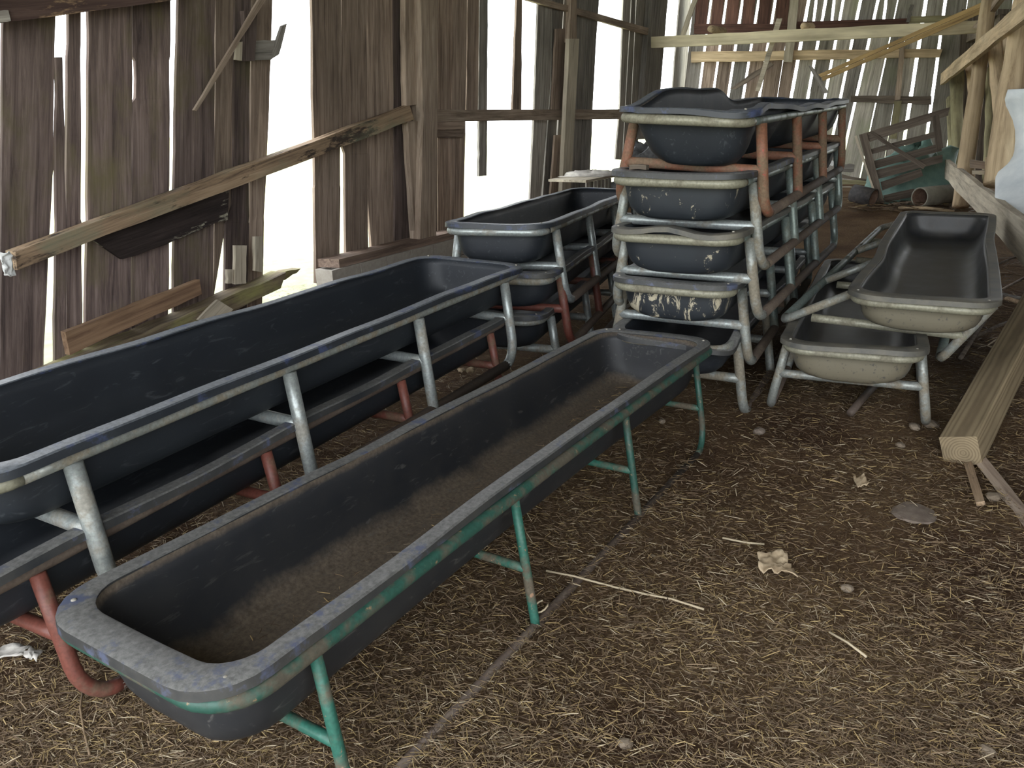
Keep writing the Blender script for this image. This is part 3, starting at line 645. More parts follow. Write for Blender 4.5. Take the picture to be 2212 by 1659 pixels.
# ------------------------------------------------------------------ feed troughs
def smoothstep(t): t = max(0, min(1, t)); return t * t * (3 - 2 * t)
TN = [0]
def trough(key, label, group, basin, rim, loop, leg, skid, bar, deform=None, legs=None, wave=0.004, depth=None, endpipe=None, barx=(-1, -1 / 3, 1 / 3, 1), missing=(), rp=0.026, rl=None, lo=0.040, rs=None):
    ps = POSES[key]; dW, dH, dz, bow, bowl = ps[6:11]
    W, H, zc = 0.679 + dW, 0.4742 + dH, 0.2122 + dz
    wt, wb, xe = 0.3064 + dW / 2, 0.3767 + dW / 2, 1.2451
    rs = rs or rl or 0.019; rl = rl or rp * 0.9
    M = pose(key)
    root = empty('feed_trough', M, label=label, category='trough', group=group)
    def D(p):
        x, y, z = p
        t = max(0, math.cos(math.pi * x / L_)) if abs(x) < L_ / 2 else 0
        k = (bow if y < 0 else bowl) * t * min(1, abs(y) / 0.25)
        y = y - math.copysign(k, y)
        if deform: x, y, z = deform(x, y, z, H, W)
        return (x, y, z)
    hx, hy = L_ / 2 - 0.088, W / 2 - 0.056
    bz = (zc + rp + 0.004) if depth is None else H - depth
    # basin: a lofted tub, inside then outside skin
    prof = [(0.0, 0.0), (0.006, -0.04), (0.015, -0.10), (0.024, -0.15), (0.038, -0.19), (0.064, -0.220), (0.10, -0.237), (0.155, -0.2415)]
    dk = (H - 0.008 - bz) / 0.242
    def loopn(hx_, hy_, r, z, nl=26, ne=6, na=6):
        """fixed topology rounded rectangle: corner arcs with na steps, ends ne, sides nl"""
        o = []
        sx, sy = hx_ - r, hy_ - r
        for k in range(ne): o.append((hx_, -sy + 2 * sy * k / ne))
        for k in range(na): a = math.pi / 2 * k / na; o.append((sx + r * math.cos(a), sy + r * math.sin(a)))
        for k in range(nl): o.append((sx - 2 * sx * k / nl, hy_))
        for k in range(na): a = math.pi / 2 * (1 + k / na); o.append((-sx + r * math.cos(a), sy + r * math.sin(a)))
        for k in range(ne): o.append((-hx_, sy - 2 * sy * k / ne))
        for k in range(na): a = math.pi / 2 * (2 + k / na); o.append((-sx + r * math.cos(a), -sy + r * math.sin(a)))
        for k in range(nl): o.append((-sx + 2 * sx * k / nl, -hy_))
        for k in range(na): a = math.pi / 2 * (3 + k / na); o.append((sx + r * math.cos(a), -sy + r * math.sin(a)))
        return [(p[0], p[1], z) for p in o]
    V, F = [], []
    inner_r = [loopn(hx - i * 0.5, hy - i, min(0.10 + i * 0.25, hy - i - 0.012), H - 0.004 + d * dk) for i, d in prof]
    outer_r = [loopn(hx - i * 0.5 + 0.008, hy - i + 0.008, min(0.108 + i * 0.25, hy - i - 0.004), H - 0.010 + d * dk) for i, d in reversed(prof)]
    n = len(inner_r[0])
    seq = inner_r
    for rg in seq: V += [D(p) for p in rg]
    for i in range(len(seq) - 1):
        for k in range(n):
            k2 = (k + 1) % n; F.append((i * n + k, i * n + k2, (i + 1) * n + k2, (i + 1) * n + k))
    cb = len(V); last = (len(seq) - 1) * n
    V.append(D((0, 0, bz)))
    F.append(tuple(last + k for k in range(n)))
    ob_ = len(V)
    for rg in outer_r: V += [D(p) for p in rg]
    F.append(tuple(ob_ + k for k in range(n))[::-1])
    for i in range(len(outer_r) - 1):
        for k in range(n):
            k2 = (k + 1) % n; F.append((ob_ + i * n + k, ob_ + i * n + k2, ob_ + (i + 1) * n + k2, ob_ + (i + 1) * n + k))
    oe = ob_ + (len(outer_r) - 1) * n
    for k in range(n):
        k2 = (k + 1) % n; F.append((k, oe + k, oe + k2, k2)[::-1])
    V.pop(cb); F = [tuple(q - 1 if q > cb else q for q in ff) for ff in F]
    me = mesh('basin', V, F, True); fix_normals(me)
    link('basin', me, basin, root)
    # rim: folded lip swept round the opening
    sec = [(-0.001, 0.0), (0.003, 0.003), (0.044, 0.003), (0.0495, -0.001), (0.0510, -0.024), (0.0465, -0.024), (0.0455, -0.008), (0.0, -0.006)]
    V, F = [], []
    sd = R.uniform(0, 50)
    for d, dzv in sec:
        for (x, y, z) in loopn(hx + d * 1.62, hy + d, 0.10 + d * 0.85, H + dzv):
            wz = wave * mnoise.noise((x * 2.2 + sd, y * 3, 0)) * 1.6
            wy = wave * mnoise.noise((x * 1.7 + sd, y * 3, 9)) * 1.4
            V.append(D((x, y + wy, z + wz)))
    ns = len(sec)
    for i in range(ns):
        i2 = (i + 1) % ns
        for k in range(n):
            k2 = (k + 1) % n; F.append((i * n + k, i * n + k2, i2 * n + k2, i2 * n + k))
    me = mesh('rim', V, F, True); fix_normals(me)
    try: me.set_sharp_from_angle(angle=math.radians(32))
    except Exception: pass
    rimo = link('rim', me, rim, root)
    for sx in (-1, 1):
        for sy in (-1, 1):
            x0, y0 = sx * (hx - 0.015), sy * (hy - 0.015)
            p = D((x0 + sx * 0.022, y0 + sy * 0.012, H + 0.004))
            bo = link('bolt', BOLT, M_BOLT, rimo); bo.location = p
    # pipe frame
    zl = H - 0.024 - rl * 0.85
    lp = [(x, y, z) for x, y, z in loopn(L_ / 2 - 0.034, W / 2 - lo, 0.115, zl)]
    if bow: lp = [(x, y - math.copysign((bow * 0.45 if y < 0 else bowl * 0.45) * max(0, math.cos(math.pi * x / L_)) * min(1, abs(y) / .25), y), z) for x, y, z in lp]
    if endpipe:
        i = [k for k, q in enumerate(lp) if q[0] < -L_ / 2 + 0.16]
        a, b_ = min(i), max(i)
        tube('frame_pipe', lp[b_:] + lp[:a + 1], rs, loop, root)
        ep = lp[a:b_ + 1]; tube('end_pipe', ep, [rs * 1.02, (rs + rl) / 2] + [rl] * (len(ep) - 4) + [(rs + rl) / 2, rs * 1.02], endpipe, root)
    else: tube('frame_pipe', lp, rs, loop, root, closed=True)
    G = 0.010 if POSES[key][3] > 0.1 else 0.001
    def lgp(xs, side, z):
        """side +1 is the right hand side seen from the near end"""
        if legs:
            f = (xs / xe + 1) / 2
            (ty, tz), (by, bz_), (fy, fz) = legs['R' if side > 0 else 'L']
            by, bz_ = by + (fy - by) * f, bz_ + (fz - bz_) * f
            t = z; return (xs, -(ty + (by - ty) * t), tz + (bz_ - tz) * t)
        t = (zl - z) / zl; return (xs, -side * (wt + (wb - wt) * t), z)
    for side in (-1, 1):
        for q, s in enumerate((-1, -1 / 3, 1 / 3, 1)):
            if (q, side) in missing: continue
            xs = s * xe; ends = abs(s) > 0.9
            if legs:
                pt = [lgp(xs, side, t) for t in (0.02, 0.5, 0.9)]
                if ends: pt += [lgp(xs - s * 0.02, side, 0.97), lgp(xs - s * 0.07, side, 1.0)]
                else: pt.append(lgp(xs, side, 1.0))
            else:
                pt = [lgp(xs, side, zl - 0.012), lgp(xs, side, 0.25), lgp(xs, side, 0.13 if ends else 0.03)]
                if ends:
                    e = Vector(lgp(xs, side, G)); yb = e.y
                    for k in range(1, 7):
                        a = math.pi / 2 * k / 6; pt.append((xs - s * 0.11 * (1 - math.cos(a)), pt[2][1] + (yb - pt[2][1]) * math.sin(a), 0.13 - (0.13 - G) * math.sin(a)))
                else: pt.append(lgp(xs, side, G))
            tube('leg', pt, rp, (leg[q] if isinstance(leg, (list, tuple)) else leg), root)
        if legs: tube('skid', [lgp(-xe + 0.06, side, 1.0), lgp(0, side, 1.0), lgp(xe - 0.06, side, 1.0)], rp, skid, root)
        else: tube('skid', [lgp(-xe + 0.10, side, G), lgp(0, side, G), lgp(xe - 0.10, side, G)], rp, skid, root)
    for q, s in enumerate(barx):
        xs = s * xe
        if legs: a, b_ = (xs, -legs['bar'][0][0], legs['bar'][0][1]), (xs, -legs['bar'][1][0], legs['bar'][1][1])
        else:
            a, b_ = Vector(lgp(xs, -1, zc)), Vector(lgp(xs, 1, zc))
        tube('crossbar', [a, Vector(a).lerp(Vector(b_), 0.08), Vector(a).lerp(Vector(b_), 0.92), b_], rp * 0.98, bar, root)
    return root
_v, _f = tube_data([(0, 0, -0.003), (0, 0, 0.001), (0, 0, 0.003)], [0.0065, 0.0065, 0.003], 8)
BOLT = mesh('bolt', _v, _f, True); fix_normals(BOLT); BOLT.materials.append(M_BOLT)

G1, G2, G3, G4 = 'troughs stacked on the left', 'troughs in the three high stack', 'troughs in the five high stack', 'troughs stacked on the right'
tr1 = trough('T1', 'nearest long black feed trough on flaking green pipe legs', 'feed troughs', M_BASIN1, M_RIM1, M_GREEN, [M_GREENB, M_GREENB, M_GREEN, M_GREEN], M_SKID, M_GREENB, wave=0.005, rp=0.0150, rl=0.0195, lo=0.016)
trough('T2', 'long black trough with silver pipe legs at far left, on a red legged one', 'feed troughs', M_BASIN, M_RIM, M_GALVD, M_GALV, M_SKID, M_GALV, wave=0.008, endpipe=M_YEL)
trough('T2L', 'low black trough on red pipe legs under the silver legged left trough', 'feed troughs', M_BASIN, M_RIM1, M_SKID, M_RED, M_SKID, M_RED, wave=0.007, rp=0.0215)
trough('A3', 'top trough of the three high stack beside the concrete blocks', 'feed troughs', M_BASIN, M_RIM, M_GALVD, M_GALV, M_SKID, M_GALV, wave=0.007, endpipe=M_GALV)
trough('B3', 'red legged middle trough of the three high stack', 'feed troughs', M_BASIN, M_RIM1, M_GALVD, M_RED, M_SKID, M_RED, endpipe=M_GALVD)
trough('C3', 'lowest trough of the three high stack, on the straw', 'feed troughs', M_BASIN, M_RIM1, M_GALVD, M_GALV, M_SKID, M_GALV)
def crush(x, y, z, H, W):
    if z > H - 0.045:                                   # lip wanders off its frame
        if y > 0.2: z += 0.075 * smoothstep((x + 1.35) / 0.5) * (1 - smoothstep((x - 0.05) / 0.45)) + 0.006 * math.sin(7 * x)
        if y < -0.2: z += 0.03 * math.exp(-((x + 1.0) / 0.3) ** 2) + 0.007 * math.sin(9 * x + 1)
        if y < -0.2: y += 0.03 * math.exp(-((x + 0.9) / 0.35) ** 2)
    else:
        k = min(1, (H - z) / 0.22); q = min(1, abs(y) / 0.2)
        z -= 0.02 * k * math.exp(-((x + 1.4) / 0.4) ** 2)
        if y < 0: y += 0.16 * k * q * math.exp(-((x + 0.75) / 0.5) ** 2) * (0.6 + 0.4 * math.sin(11 * x))
        if y > 0: y -= 0.08 * k * q * math.exp(-((x + 1.45) / 0.3) ** 2)
        x += 0.06 * k * math.exp(-((x + 1.45) / 0.25) ** 2)
    return x, y, z
trough('L5', 'crumpled black trough on rusty red legs, topmost of the tall stack', 'feed troughs', M_BASIN, M_RIM, M_GALVG, M_REDD, M_SKID, M_REDD, deform=crush, wave=0.012, endpipe=M_YEL)
trough('L4', 'silver legged trough right below the crumpled red one in the tall stack', 'feed troughs', M_BASINA, M_RIM1, M_GALVG, [M_GALVD, M_GALVG, M_GALVG, M_GALVG], M_SKID, M_GALV, endpipe=M_YEL)
def droop(x, y, z, H, W):
    if z > H - 0.05 and x < -1.4: z += 0.022 * math.exp(-((y - 0.02) / 0.12) ** 2) - 0.012 * math.exp(-((y + 0.15) / 0.12) ** 2)
    return x, y, z
trough('L3', 'middle trough of the tall stack, mud streak running down its end', 'feed troughs', M_BASINA, M_RIMM, M_GALVG, [M_GALVD, M_GALVG, M_GALVG, M_GALVG], M_SKID, M_GALV, deform=droop, wave=0.008, endpipe=M_YEL)
trough('L2', 'tall stack trough with cream mud splattered over its end', 'feed troughs', M_BASINB, M_RIM1, M_GALVG, [M_GALVD, M_GALVG, M_GALVG, M_GALVG], M_SKID, M_GALV, endpipe=M_YEL)
def squash(x, y, z, H, W):
    if z > H - 0.05 and x < -1.2: z -= 0.06 * smoothstep((-1.2 - x) / 0.25) * (0.5 - y / W * 0.9)
    return x, y, z
trough('L1', 'lowest trough of the tall stack, its lip bent down', 'feed troughs', M_BASIN, M_RIM1, M_GALVD, M_GALVD, M_SKID, M_GALVD, deform=squash, wave=0.01)
trough('R1', 'mud dried trough on short legs by the squared timber', 'feed troughs', M_BASINM, M_RIMM, M_GALVD, M_GALVD, M_SKID, M_GALVD, wave=0.006, rp=0.0225, endpipe=M_YEL)
def pinch(x, y, z, H, W):
    if y > 0.05: y -= 0.025 * math.exp(-((x + 0.55) / 0.35) ** 2) * min(1, y / 0.25)
    if y < -0.05: y += 0.02 * math.exp(-((x - 0.2) / 0.6) ** 2)
    return x, y, z
trough('R2', 'trough with legs folded sideways, lying on the mud dried one', 'feed troughs', M_BASINM, M_RIMM, M_GALVD, M_GALVD, M_GALVG, M_YEL, endpipe=M_YEL, deform=pinch, depth=0.185, rp=0.0225,
       legs={'L': ((-0.306, 0.305), (-0.641, 0.124), (-0.43, 0.26)), 'R': ((0.302, 0.305), (0.117, 0.007), (0.15, 0.02)), 'bar': ((-0.493, 0.156), (0.214, 0.140))})

# ------------------------------------------------------------------ squared timber on the right
TL = Vector((1.9756, 3.2669, 0.1130))                     # upper left corner of the sawn end, which rests on the dirt
d_ = Vector((0.6376, 0.7527, 0.1641)).normalized()
def timber():
    side, high, Lh, roll = 0.1565, 0.143, 3.4, 0.2836
    u = (Vector((0, 0, 1)) - d_ * d_.z).normalized(); r = d_.cross(u)
    xr = r * math.cos(roll) + u * math.sin(roll); dn = -(u * math.cos(roll) - r * math.sin(roll))
    o = TL + xr * side / 2 + dn * high / 2
    M = frame(o, d_, -dn)
    rows = []; V, F = [], []
    sec = [(-.5, -.46), (-.47, -.5), (.46, -.5), (.5, -.46), (.5, .46), (.46, .5), (-.47, .5), (-.5, .46)]
    ns = 14
    for i in range(ns + 1):
        x = Lh * i / ns
        for a, b in sec: V.append((x, a * side + R.uniform(-.0015, .0015), b * high + R.uniform(-.0015, .0015)))
    k = len(sec)
    for i in range(ns):
        for j in range(k): F.append((i * k + j, i * k + (j + 1) % k, i * k + k + (j + 1) % k, i * k + k + j))
    F.append(tuple(range(k))); F.append(tuple(ns * k + j for j in range(k))[::-1])
    me = mesh('timber_beam', V, F); fix_normals(me)
    return tag(link('timber_beam', me, W_BEAM, None, M), 'thick squared timber lying at right, sawn end facing the viewer', 'beam'), M
tb, TM = timber()
def lath(p0, p1, wd, th, mat, label, cat, name='lath'):
    p0, p1 = Vector(p0), Vector(p1); side = (p1 - p0).cross(ray(2100, 1000)).normalized() * wd / 2
    o = quad_board(None, name, [p0 + side, p1 + side, p1 - side, p0 - side], th, mat, -ray(2100, 1000), nseg=5, wob=0.001)
    return tag(o, label, cat)
lath(gp(2119, 1006, 0.02), gp(2262, 1190, 0.02), 0.05, 0.02, W_POST, 'brown lath on the dirt running from the sawn timber end to the right edge', 'stick')
lath(gp(2091, 1008, 0.012), gp(2117, 1094, 0.012), 0.032, 0.018, W_RAIL, 'short brown stick on the dirt below the sawn timber end', 'stick')

# ------------------------------------------------------------------ gate at the far end
GT = empty('wooden_gate', label='weathered slatted gate leaning near the far wall', category='gate')
PG = along_plane((CC + ray(1900, 440) * 11.0).dot(AX))
def gb(name, px, off, th=0.03, mat=W_GATE, **k): return px_board(GT, name, PG, px, th, mat, off, nseg=4, **k)
gb('slat', [(1855, 291), (2052, 231), (2048, 250), (1880, 306)], 0.0)
gb('slat', [(1880, 322), (2030, 281), (2030, 294), (1884, 333)], 0.0)
gb('slat', [(1888, 347), (2034, 309), (2034, 326), (1892, 364)], 0.0)
gb('slat', [(1893, 367), (2036, 334), (2036, 350), (1898, 386)], 0.0)
gb('slat', [(1902, 393), (1990, 364), (1994, 380), (1906, 411)], 0.0)
gb('slat', [(1908, 422), (1975, 407), (1977, 425), (1912, 436)], 0.0)
gb('stile', [(1855, 291), (1873, 288), (1911, 440), (1893, 442)][1:] + [(1855, 291)], 0.04)
gb('stile', [(1846, 294), (1851, 292), (1891, 414), (1887, 416)][1:] + [(1846, 294)], 0.05, 0.05, W_PALE)
gb('stile', [(2013, 252), (2028, 248), (2038, 320), (2023, 324)][1:] + [(2013, 252)], 0.04)
gb('brace', [(1876, 288), (1882, 283), (2000, 357), (1994, 366)][1:] + [(1876, 288)][:0] + [(1876, 288)], 0.07)
# green tarp heap behind the gate
def heap(name, ctr, rx, ry, rz, mat, seed, amp=0.25, nu=26, nv=12):
    v, f = [], []
    for j in range(nv + 1):
        t = math.pi / 2 * j / nv
        for i in range(nu):
            a = 2 * math.pi * i / nu
            k = 1 + amp * mnoise.noise((math.cos(a) * 2 + seed, math.sin(a) * 2, t * 2.5)) + amp * 0.5 * mnoise.noise((math.cos(a) * 6 + seed, math.sin(a) * 6, t * 6))
            v.append((ctr.x + rx * k * math.cos(t) * math.cos(a), ctr.y + ry * k * math.cos(t) * math.sin(a), ctr.z + rz * k * math.sin(t)))
    for j in range(nv):
        for i in range(nu):
            i2 = (i + 1) % nu; f.append((j * nu + i, j * nu + i2, j * nu + nu + i2, j * nu + nu + i))
    f.append(tuple(range(nu))[::-1])
    me = mesh(name, v, f, True); fix_normals(me); return link(name, me, mat)
pg = PG.at(1975, 400, -0.75); 
tag(heap('tarp', Vector((pg.x, pg.y, 0.25)), 0.75, 0.45, 0.85, M_TARP, 3.0), 'pale green tarp heaped behind the slatted gate', 'tarp')
# pipes and a charred bucket on the floor by the gate
def hollow(name, p0, p1, r, mat, matin, label, cat, wall=0.015):
    p0, p1 = Vector(p0), Vector(p1); n = 20; V, F, fm = [], [], []
    t = (p1 - p0).normalized(); s = t.cross(Vector((0, 0, 1))).normalized(); u = s.cross(t)
    for P_, rr in ((p0, r), (p1, r * 0.97), (p1, (r - wall) * 0.97), (p0, r - wall)):
        for k in range(n): a = 2 * math.pi * k / n; V.append(P_ + (s * math.cos(a) + u * math.sin(a)) * rr)
    for i in range(4):
        for k in range(n):
            k2 = (k + 1) % n; j = (i + 1) % 4; F.append((i * n + k, i * n + k2, j * n + k2, j * n + k)); fm.append(1 if i == 2 else 0)
    me = mesh(name, V, F, True, fm); fix_normals(me)
    return tag(link(name, me, [mat, matin]), label, cat)
gz = 0.27
a_ = PG.at(1988, 417, 0.35); a_.z = 0.30 + 0.16
b_ = a_ + AX * 0.55 + NX * 0.42; b_.z = a_.z + 0.02
hollow('clay_pipe', a_, b_, 0.135, M_CLAY, M_RUSTIN, 'grey clay pipe lying open end forward at the foot of the gate', 'pipe', 0.02)
a_ = PG.at(1887, 431, 0.45); a_.z += 0.02
b_ = a_ - NX * 0.28 + AX * 0.12; b_.z = a_.z + 0.05
hollow('bucket', a_, b_, 0.125, M_STUMP, M_RUSTIN, 'blackened bucket on its side left of the gate foot', 'bucket')
a_ = on_z(1929, 449, 0.22); b_ = a_ + AX * 0.3 - NX * 0.05
hollow('pipe', a_, b_, 0.04, M_TIN, M_STUMP, 'small pale pipe end beyond the tipped trough', 'pipe', 0.008)
def floor_board(px0, px1, wpx, z, mat, label, th=0.03, cat='board', name='loose_board'):
    p, q = on_z(*px0, z), on_z(*px1, z); sd = (q - p).cross(Vector((0, 0, 1))).normalized() * (wpx * (p - CC).dot(FWD) / FPX) / 2
    o = quad_board(None, name, [p + sd, q + sd, q - sd, p - sd], th, mat, (0, 0, 1), nseg=4)
    return tag(o, label, cat)
o = tube('loose_pipe', [gp(1836, 900, 0.02), gp(1862, 872, 0.03), gp(1900, 832, 0.035)], 0.02, M_SKID, None, 10)
tag(o, 'short rusty pipe on the dirt under the mud dried right trough', 'pipe')
floor_board((1847, 464), (1826, 420), 24, 0.17, W_POST, 'grey board lying on the dirt beside the blackened bucket')
PD = along_plane(15.6)
def junk(px, off, th, mat, label, cat, name): return tag(px_board(None, name, PD, px, th, mat, off, nseg=4, wob=0.012), label, cat)
junk([(1816, 377), (1905, 393), (1905, 399), (1816, 383)], 0.0, 0.06, W_GATE, 'dark pole lying at the foot of the far wall left of the gate', 'board', 'pole')
junk([(1816, 386), (1890, 394), (1890, 401), (1816, 397)], 0.1, 0.06, W_LOGG, 'mossy green pole on the ground left of the gate', 'board', 'pole')
junk([(1816, 402), (1892, 408), (1892, 413), (1816, 407)], 0.2, 0.06, W_PALE, 'pale pole on the ground between bucket and far wall', 'board', 'pole')
junk([(1822, 354), (1846, 354), (1844, 371), (1818, 371)], 0.1, 0.02, W_GREY, 'small grey board stuck low on the far wall left of the gate', 'board', 'board_scrap')
for px, lb in (([(1786, 300), (1814, 297), (1814, 303), (1786, 308)], 'bent tin strip topmost behind the far end of the tall stack'), ([(1790, 330), (1812, 318), (1813, 326), (1790, 338)], 'tin strip in the middle behind the far end of the tall stack'),
               ([(1788, 352), (1808, 345), (1808, 352), (1788, 360)], 'tin strip lowest behind the far end of the tall stack')):
    o = tag(px_board(None, 'tin_strip', along_plane(11.5), px, 0.01, M_TIN, 0.0, nseg=4, wob=0.02), lb, 'scrap')
# dark crinkled sheets and rubbish beyond the three high stack
pj = PL.at(1425, 306, 1.1)
pk = heap('crinkled_sheet', Vector((pj.x, pj.y, 0.15)), 0.75, 0.5, pj.z - 0.2, M_DARKTARP, 11.0, 0.30, 60, 22)
tag(pk, 'heap of dark crinkled sheets seen under the crumpled top trough', 'sheet')
pj = PL.at(1270, 384, 0.75)
bx = empty('crate', frame(pj, AX, (0, 0, 1)), label='grey slatted crate with white scraps on it beside the far posts', category='crate')
for k in range(7):
    quad_board(bx, 'slat', [pj + AX * (-0.55 + 0.13 * k) + Vector((0, 0, z)) + NX * 0.2 for z in (-0.02,)] + [pj + AX * (-0.55 + 0.13 * k) + Vector((0, 0, -0.7)) + NX * 0.2, pj + AX * (-0.45 + 0.13 * k) + Vector((0, 0, -0.7)) + NX * 0.2, pj + AX * (-0.45 + 0.13 * k) + Vector((0, 0, -0.02)) + NX * 0.2], 0.02, W_GREY, NX, nseg=2)
quad_board(bx, 'crate_top', [pj + AX * -0.6 - NX * 0.3, pj + AX * 0.5 - NX * 0.3, pj + AX * 0.5 + NX * 0.22, pj + AX * -0.6 + NX * 0.22], 0.03, W_PALE, (0, 0, 1), nseg=3)
o = heap('paper_scraps', pj + AX * 0.15 + Vector((0, 0, 0.015)), 0.38, 0.2, 0.07, M_PAPER, 5.0, 0.5, 24, 6); tag(o, 'crumpled white wrapping on top of the grey slatted crate', 'wrapping')
# white plastic bale at the right edge
pw = Plane(CC + ray(2190, 330) * 7.0, FN)
pb_ = pw.at(2225, 340); 
def bale():
    v, f = [], []
    nu, nv = 18, 14
    for j in range(nv + 1):
        y = 195 + (490 - 195) * j / nv
        for i in range(nu + 1):
            t = i / nu; x0 = 2212 - 30 * math.sin(math.pi * min(1, max(0, (y - 190) / 300)))
            p = pw.at(x0 + 5, y); q = p + (FA * -1.1 + FN * -0.1) * t + FN * (0.22 * math.sin(math.pi * min(1, t * 1.4)) + 0.03 * mnoise.noise((t * 5, y * 0.03, 2)))
            v.append(q)
    for j in range(nv):
        for i in range(nu): a = j * (nu + 1) + i; f.append((a, a + 1, a + nu + 2, a + nu + 1))
    me = mesh('plastic_sheet', v, f, True)
    o = link('plastic_sheet', me, M_WHITE); md = o.modifiers.new('thick', 'SOLIDIFY'); md.thickness = 0.01
    return o
tag(bale(), 'bluish white plastic sheet hanging at the right edge of the log wall', 'sheet')
# white rag on the end of the sloping rail, white card behind the left trough
def crumple(name, ctr, u, v_, nx, ny, amp, mat, label, cat, nrm):
    V, F = [], []
    sd = R.uniform(0, 90)
    for j in range(ny + 1):
        for i in range(nx + 1):
            s, t = i / nx - 0.5, j / ny - 0.5
            k = 1 + 0.35 * mnoise.noise((s * 3 + sd, t * 3, 7))
            V.append(Vector(ctr) + Vector(u) * s * k + Vector(v_) * t * k + Vector(nrm) * amp * (mnoise.noise((s * 5 + sd, t * 5, 1)) + 0.5))
    for j in range(ny):
        for i in range(nx): a = j * (nx + 1) + i; F.append((a, a + 1, a + nx + 2, a + nx + 1))
    o = link(name, mesh(name, V, F, True), mat); md = o.modifiers.new('thick', 'SOLIDIFY'); md.thickness = 0.004
    return tag(o, label, cat)
p = PL.at(13, 570, 0.19)
crumple('plastic_rag', p, AX * 0.06, Vector((0, 0, 0.14)), 6, 10, 0.03, M_RAG, 'white plastic rag tied to the left end of the sloping rail', 'rag', NX)
cp = [PL.at(x, y, 0.35) for x, y in ((425, 690), (468, 647), (502, 668), (470, 700))]
o = quad_board(None, 'board_offcut', [cp[0], cp[1], cp[2], cp[3]], 0.02, W_PALE, NX, nseg=2)
tag(o, 'pointed pale offcut standing behind the rim of the left trough', 'board')

# ------------------------------------------------------------------ bits on the floor
crumple('dry_husk', gp(1672, 1232, 0.022), Vector((0.10, -0.04, 0)), Vector((0.03, 0.13, 0)), 9, 11, 0.028, M_HUSK, 'torn pale husk lying on the straw right of the green trough', 'husk', (0, 0, 1))
crumple('dry_husk', gp(1857, 1055, 0.03), Vector((0.045, 0.0, 0.02)), Vector((0.02, 0.09, 0.0)), 7, 8, 0.015, M_HUSK, 'small upright husk on the floor left of the propped timber', 'husk', (0, 0, 1))
crumple('paper_scrap', gp(25, 1425, 0.02), Vector((0.10, 0.01, 0)), Vector((0, 0.05, 0)), 6, 4, 0.02, M_PAPER, 'white paper scrap at the left edge by the red legs', 'paper', (0, 0, 1))
crumple('paper_scrap', gp(76, 1428, 0.02), Vector((0.05, -0.02, 0)), Vector((0, 0.04, 0)), 5, 4, 0.02, M_PAPER, 'smaller white scrap right of the paper by the red legs', 'paper', (0, 0, 1))
def stone(px, py, r, mat, label, flat=0.6):
    p = gp(px, py, r * flat * 0.5); bm = bmesh.new(); bmesh.ops.create_icosphere(bm, subdivisions=2, radius=r)
    sd = R.uniform(0, 99)
    for v in bm.verts:
        k = 1 + 0.35 * mnoise.noise(v.co * (1.4 / r) * 0.7 + Vector((sd, 0, 0))); v.co = v.co * k; v.co.z *= flat
    me = bpy.data.meshes.new('stone'); bm.to_mesh(me); bm.free()
    o = link('stone', me, mat); o.location = p; o.rotation_euler = (0, 0, R.uniform(0, 6)); return tag(o, label, 'stone')
for px, py, r, mt, lb, *fl in ((1972, 1112, 0.085, M_SLATE, 'flat dark stone half sunk in straw, in front of the timber end', 0.16), (1830, 1274, 0.022, M_STONE, 'small pale pebble right of the torn husk'),
                          (1975, 925, 0.03, M_STONE, 'tan stone between the right trough leg and the timber'), (2010, 920, 0.035, M_STONE, 'larger tan stone at the foot of the right trough leg'),
                          (1570, 818, 0.035, M_STONE, 'reddish stone behind the green trough end, under the tall stack'), (1430, 912, 0.02, M_STONE, 'pebble beneath the far end of the green trough'),
                          (2145, 1078, 0.03, M_STONE, 'pebble between the lath and the short stick by the timber'), (1640, 935, 0.03, M_SLATE, 'dark flat stone out on the dirt past the green trough end'),
                          (1945, 965, 0.025, M_STONE, 'pebble just left of the timber end'), (1350, 1610, 0.02, M_STONE, 'pebble near the bottom edge left of centre'), (2130, 1626, 0.02, M_STONE, 'pebble near the lower right corner')):
    stone(px, py, r, mt, lb, *fl)
def stalk(pxs, r, mat, label, name='straw_stalk', lift=0.012):
    P = [gp(x, y, lift + R.uniform(0, .006)) for x, y in pxs]; o = tube(name, P, r, mat, None, 6); return tag(o, label, 'stalk')
stalk([(1180, 1240), (1240, 1254), (1330, 1276), (1400, 1292), (1450, 1303), (1520, 1326)], 0.004, M_STRAWS[2], 'long pale stalk on the floor beside the second green leg')
stalk([(1790, 1375), (1830, 1398), (1870, 1430)], 0.004, M_STRAWS[2], 'pale straight stalk lying slantwise in the lower right straw')
stalk([(1560, 1170), (1610, 1180), (1650, 1182)], 0.004, M_STRAWS[2], 'short pale stalk just behind the torn husk')
stalk([(183, 1490), (176, 1540), (184, 1590), (196, 1640)], 0.003, M_STRAWS[1], 'thin dull cord on the straw below the red leg at lower left')
crumple('dry_husk', gp(1008, 812, 0.03), Vector((0.10, 0.02, 0)), Vector((0.0, 0.06, 0.0)), 7, 7, 0.03, M_HUSK, 'pale husk on the floor under the silver legged left trough', 'husk', (0, 0, 1))
crumple('paper_scrap', gp(1338, 690, 0.03), Vector((0.07, 0.0, 0)), Vector((0.03, 0.16, 0.0)), 5, 7, 0.02, M_PAPER, 'white scrap on the straw between the two high stacks', 'paper', (0, 0, 1))
ML = pose('L4')
o = quad_board(None, 'wood_chip', [ML @ Vector((-1.47, 0.215, 0.505)), ML @ Vector((-1.47, 0.13, 0.505)), ML @ Vector((-1.47, 0.13, 0.485)), ML @ Vector((-1.47, 0.215, 0.485))], 0.04, W_GATE, (0, -1, 0), nseg=2)
tag(o, 'small grey wood chip on the rim under the red crossbar', 'chip')
tw = [gp(1168 + 16 * math.cos(t), 1330 + 12 * math.sin(t), 0.035 + 0.012 * math.cos(t)) for t in [0.5 * k for k in range(11)]]
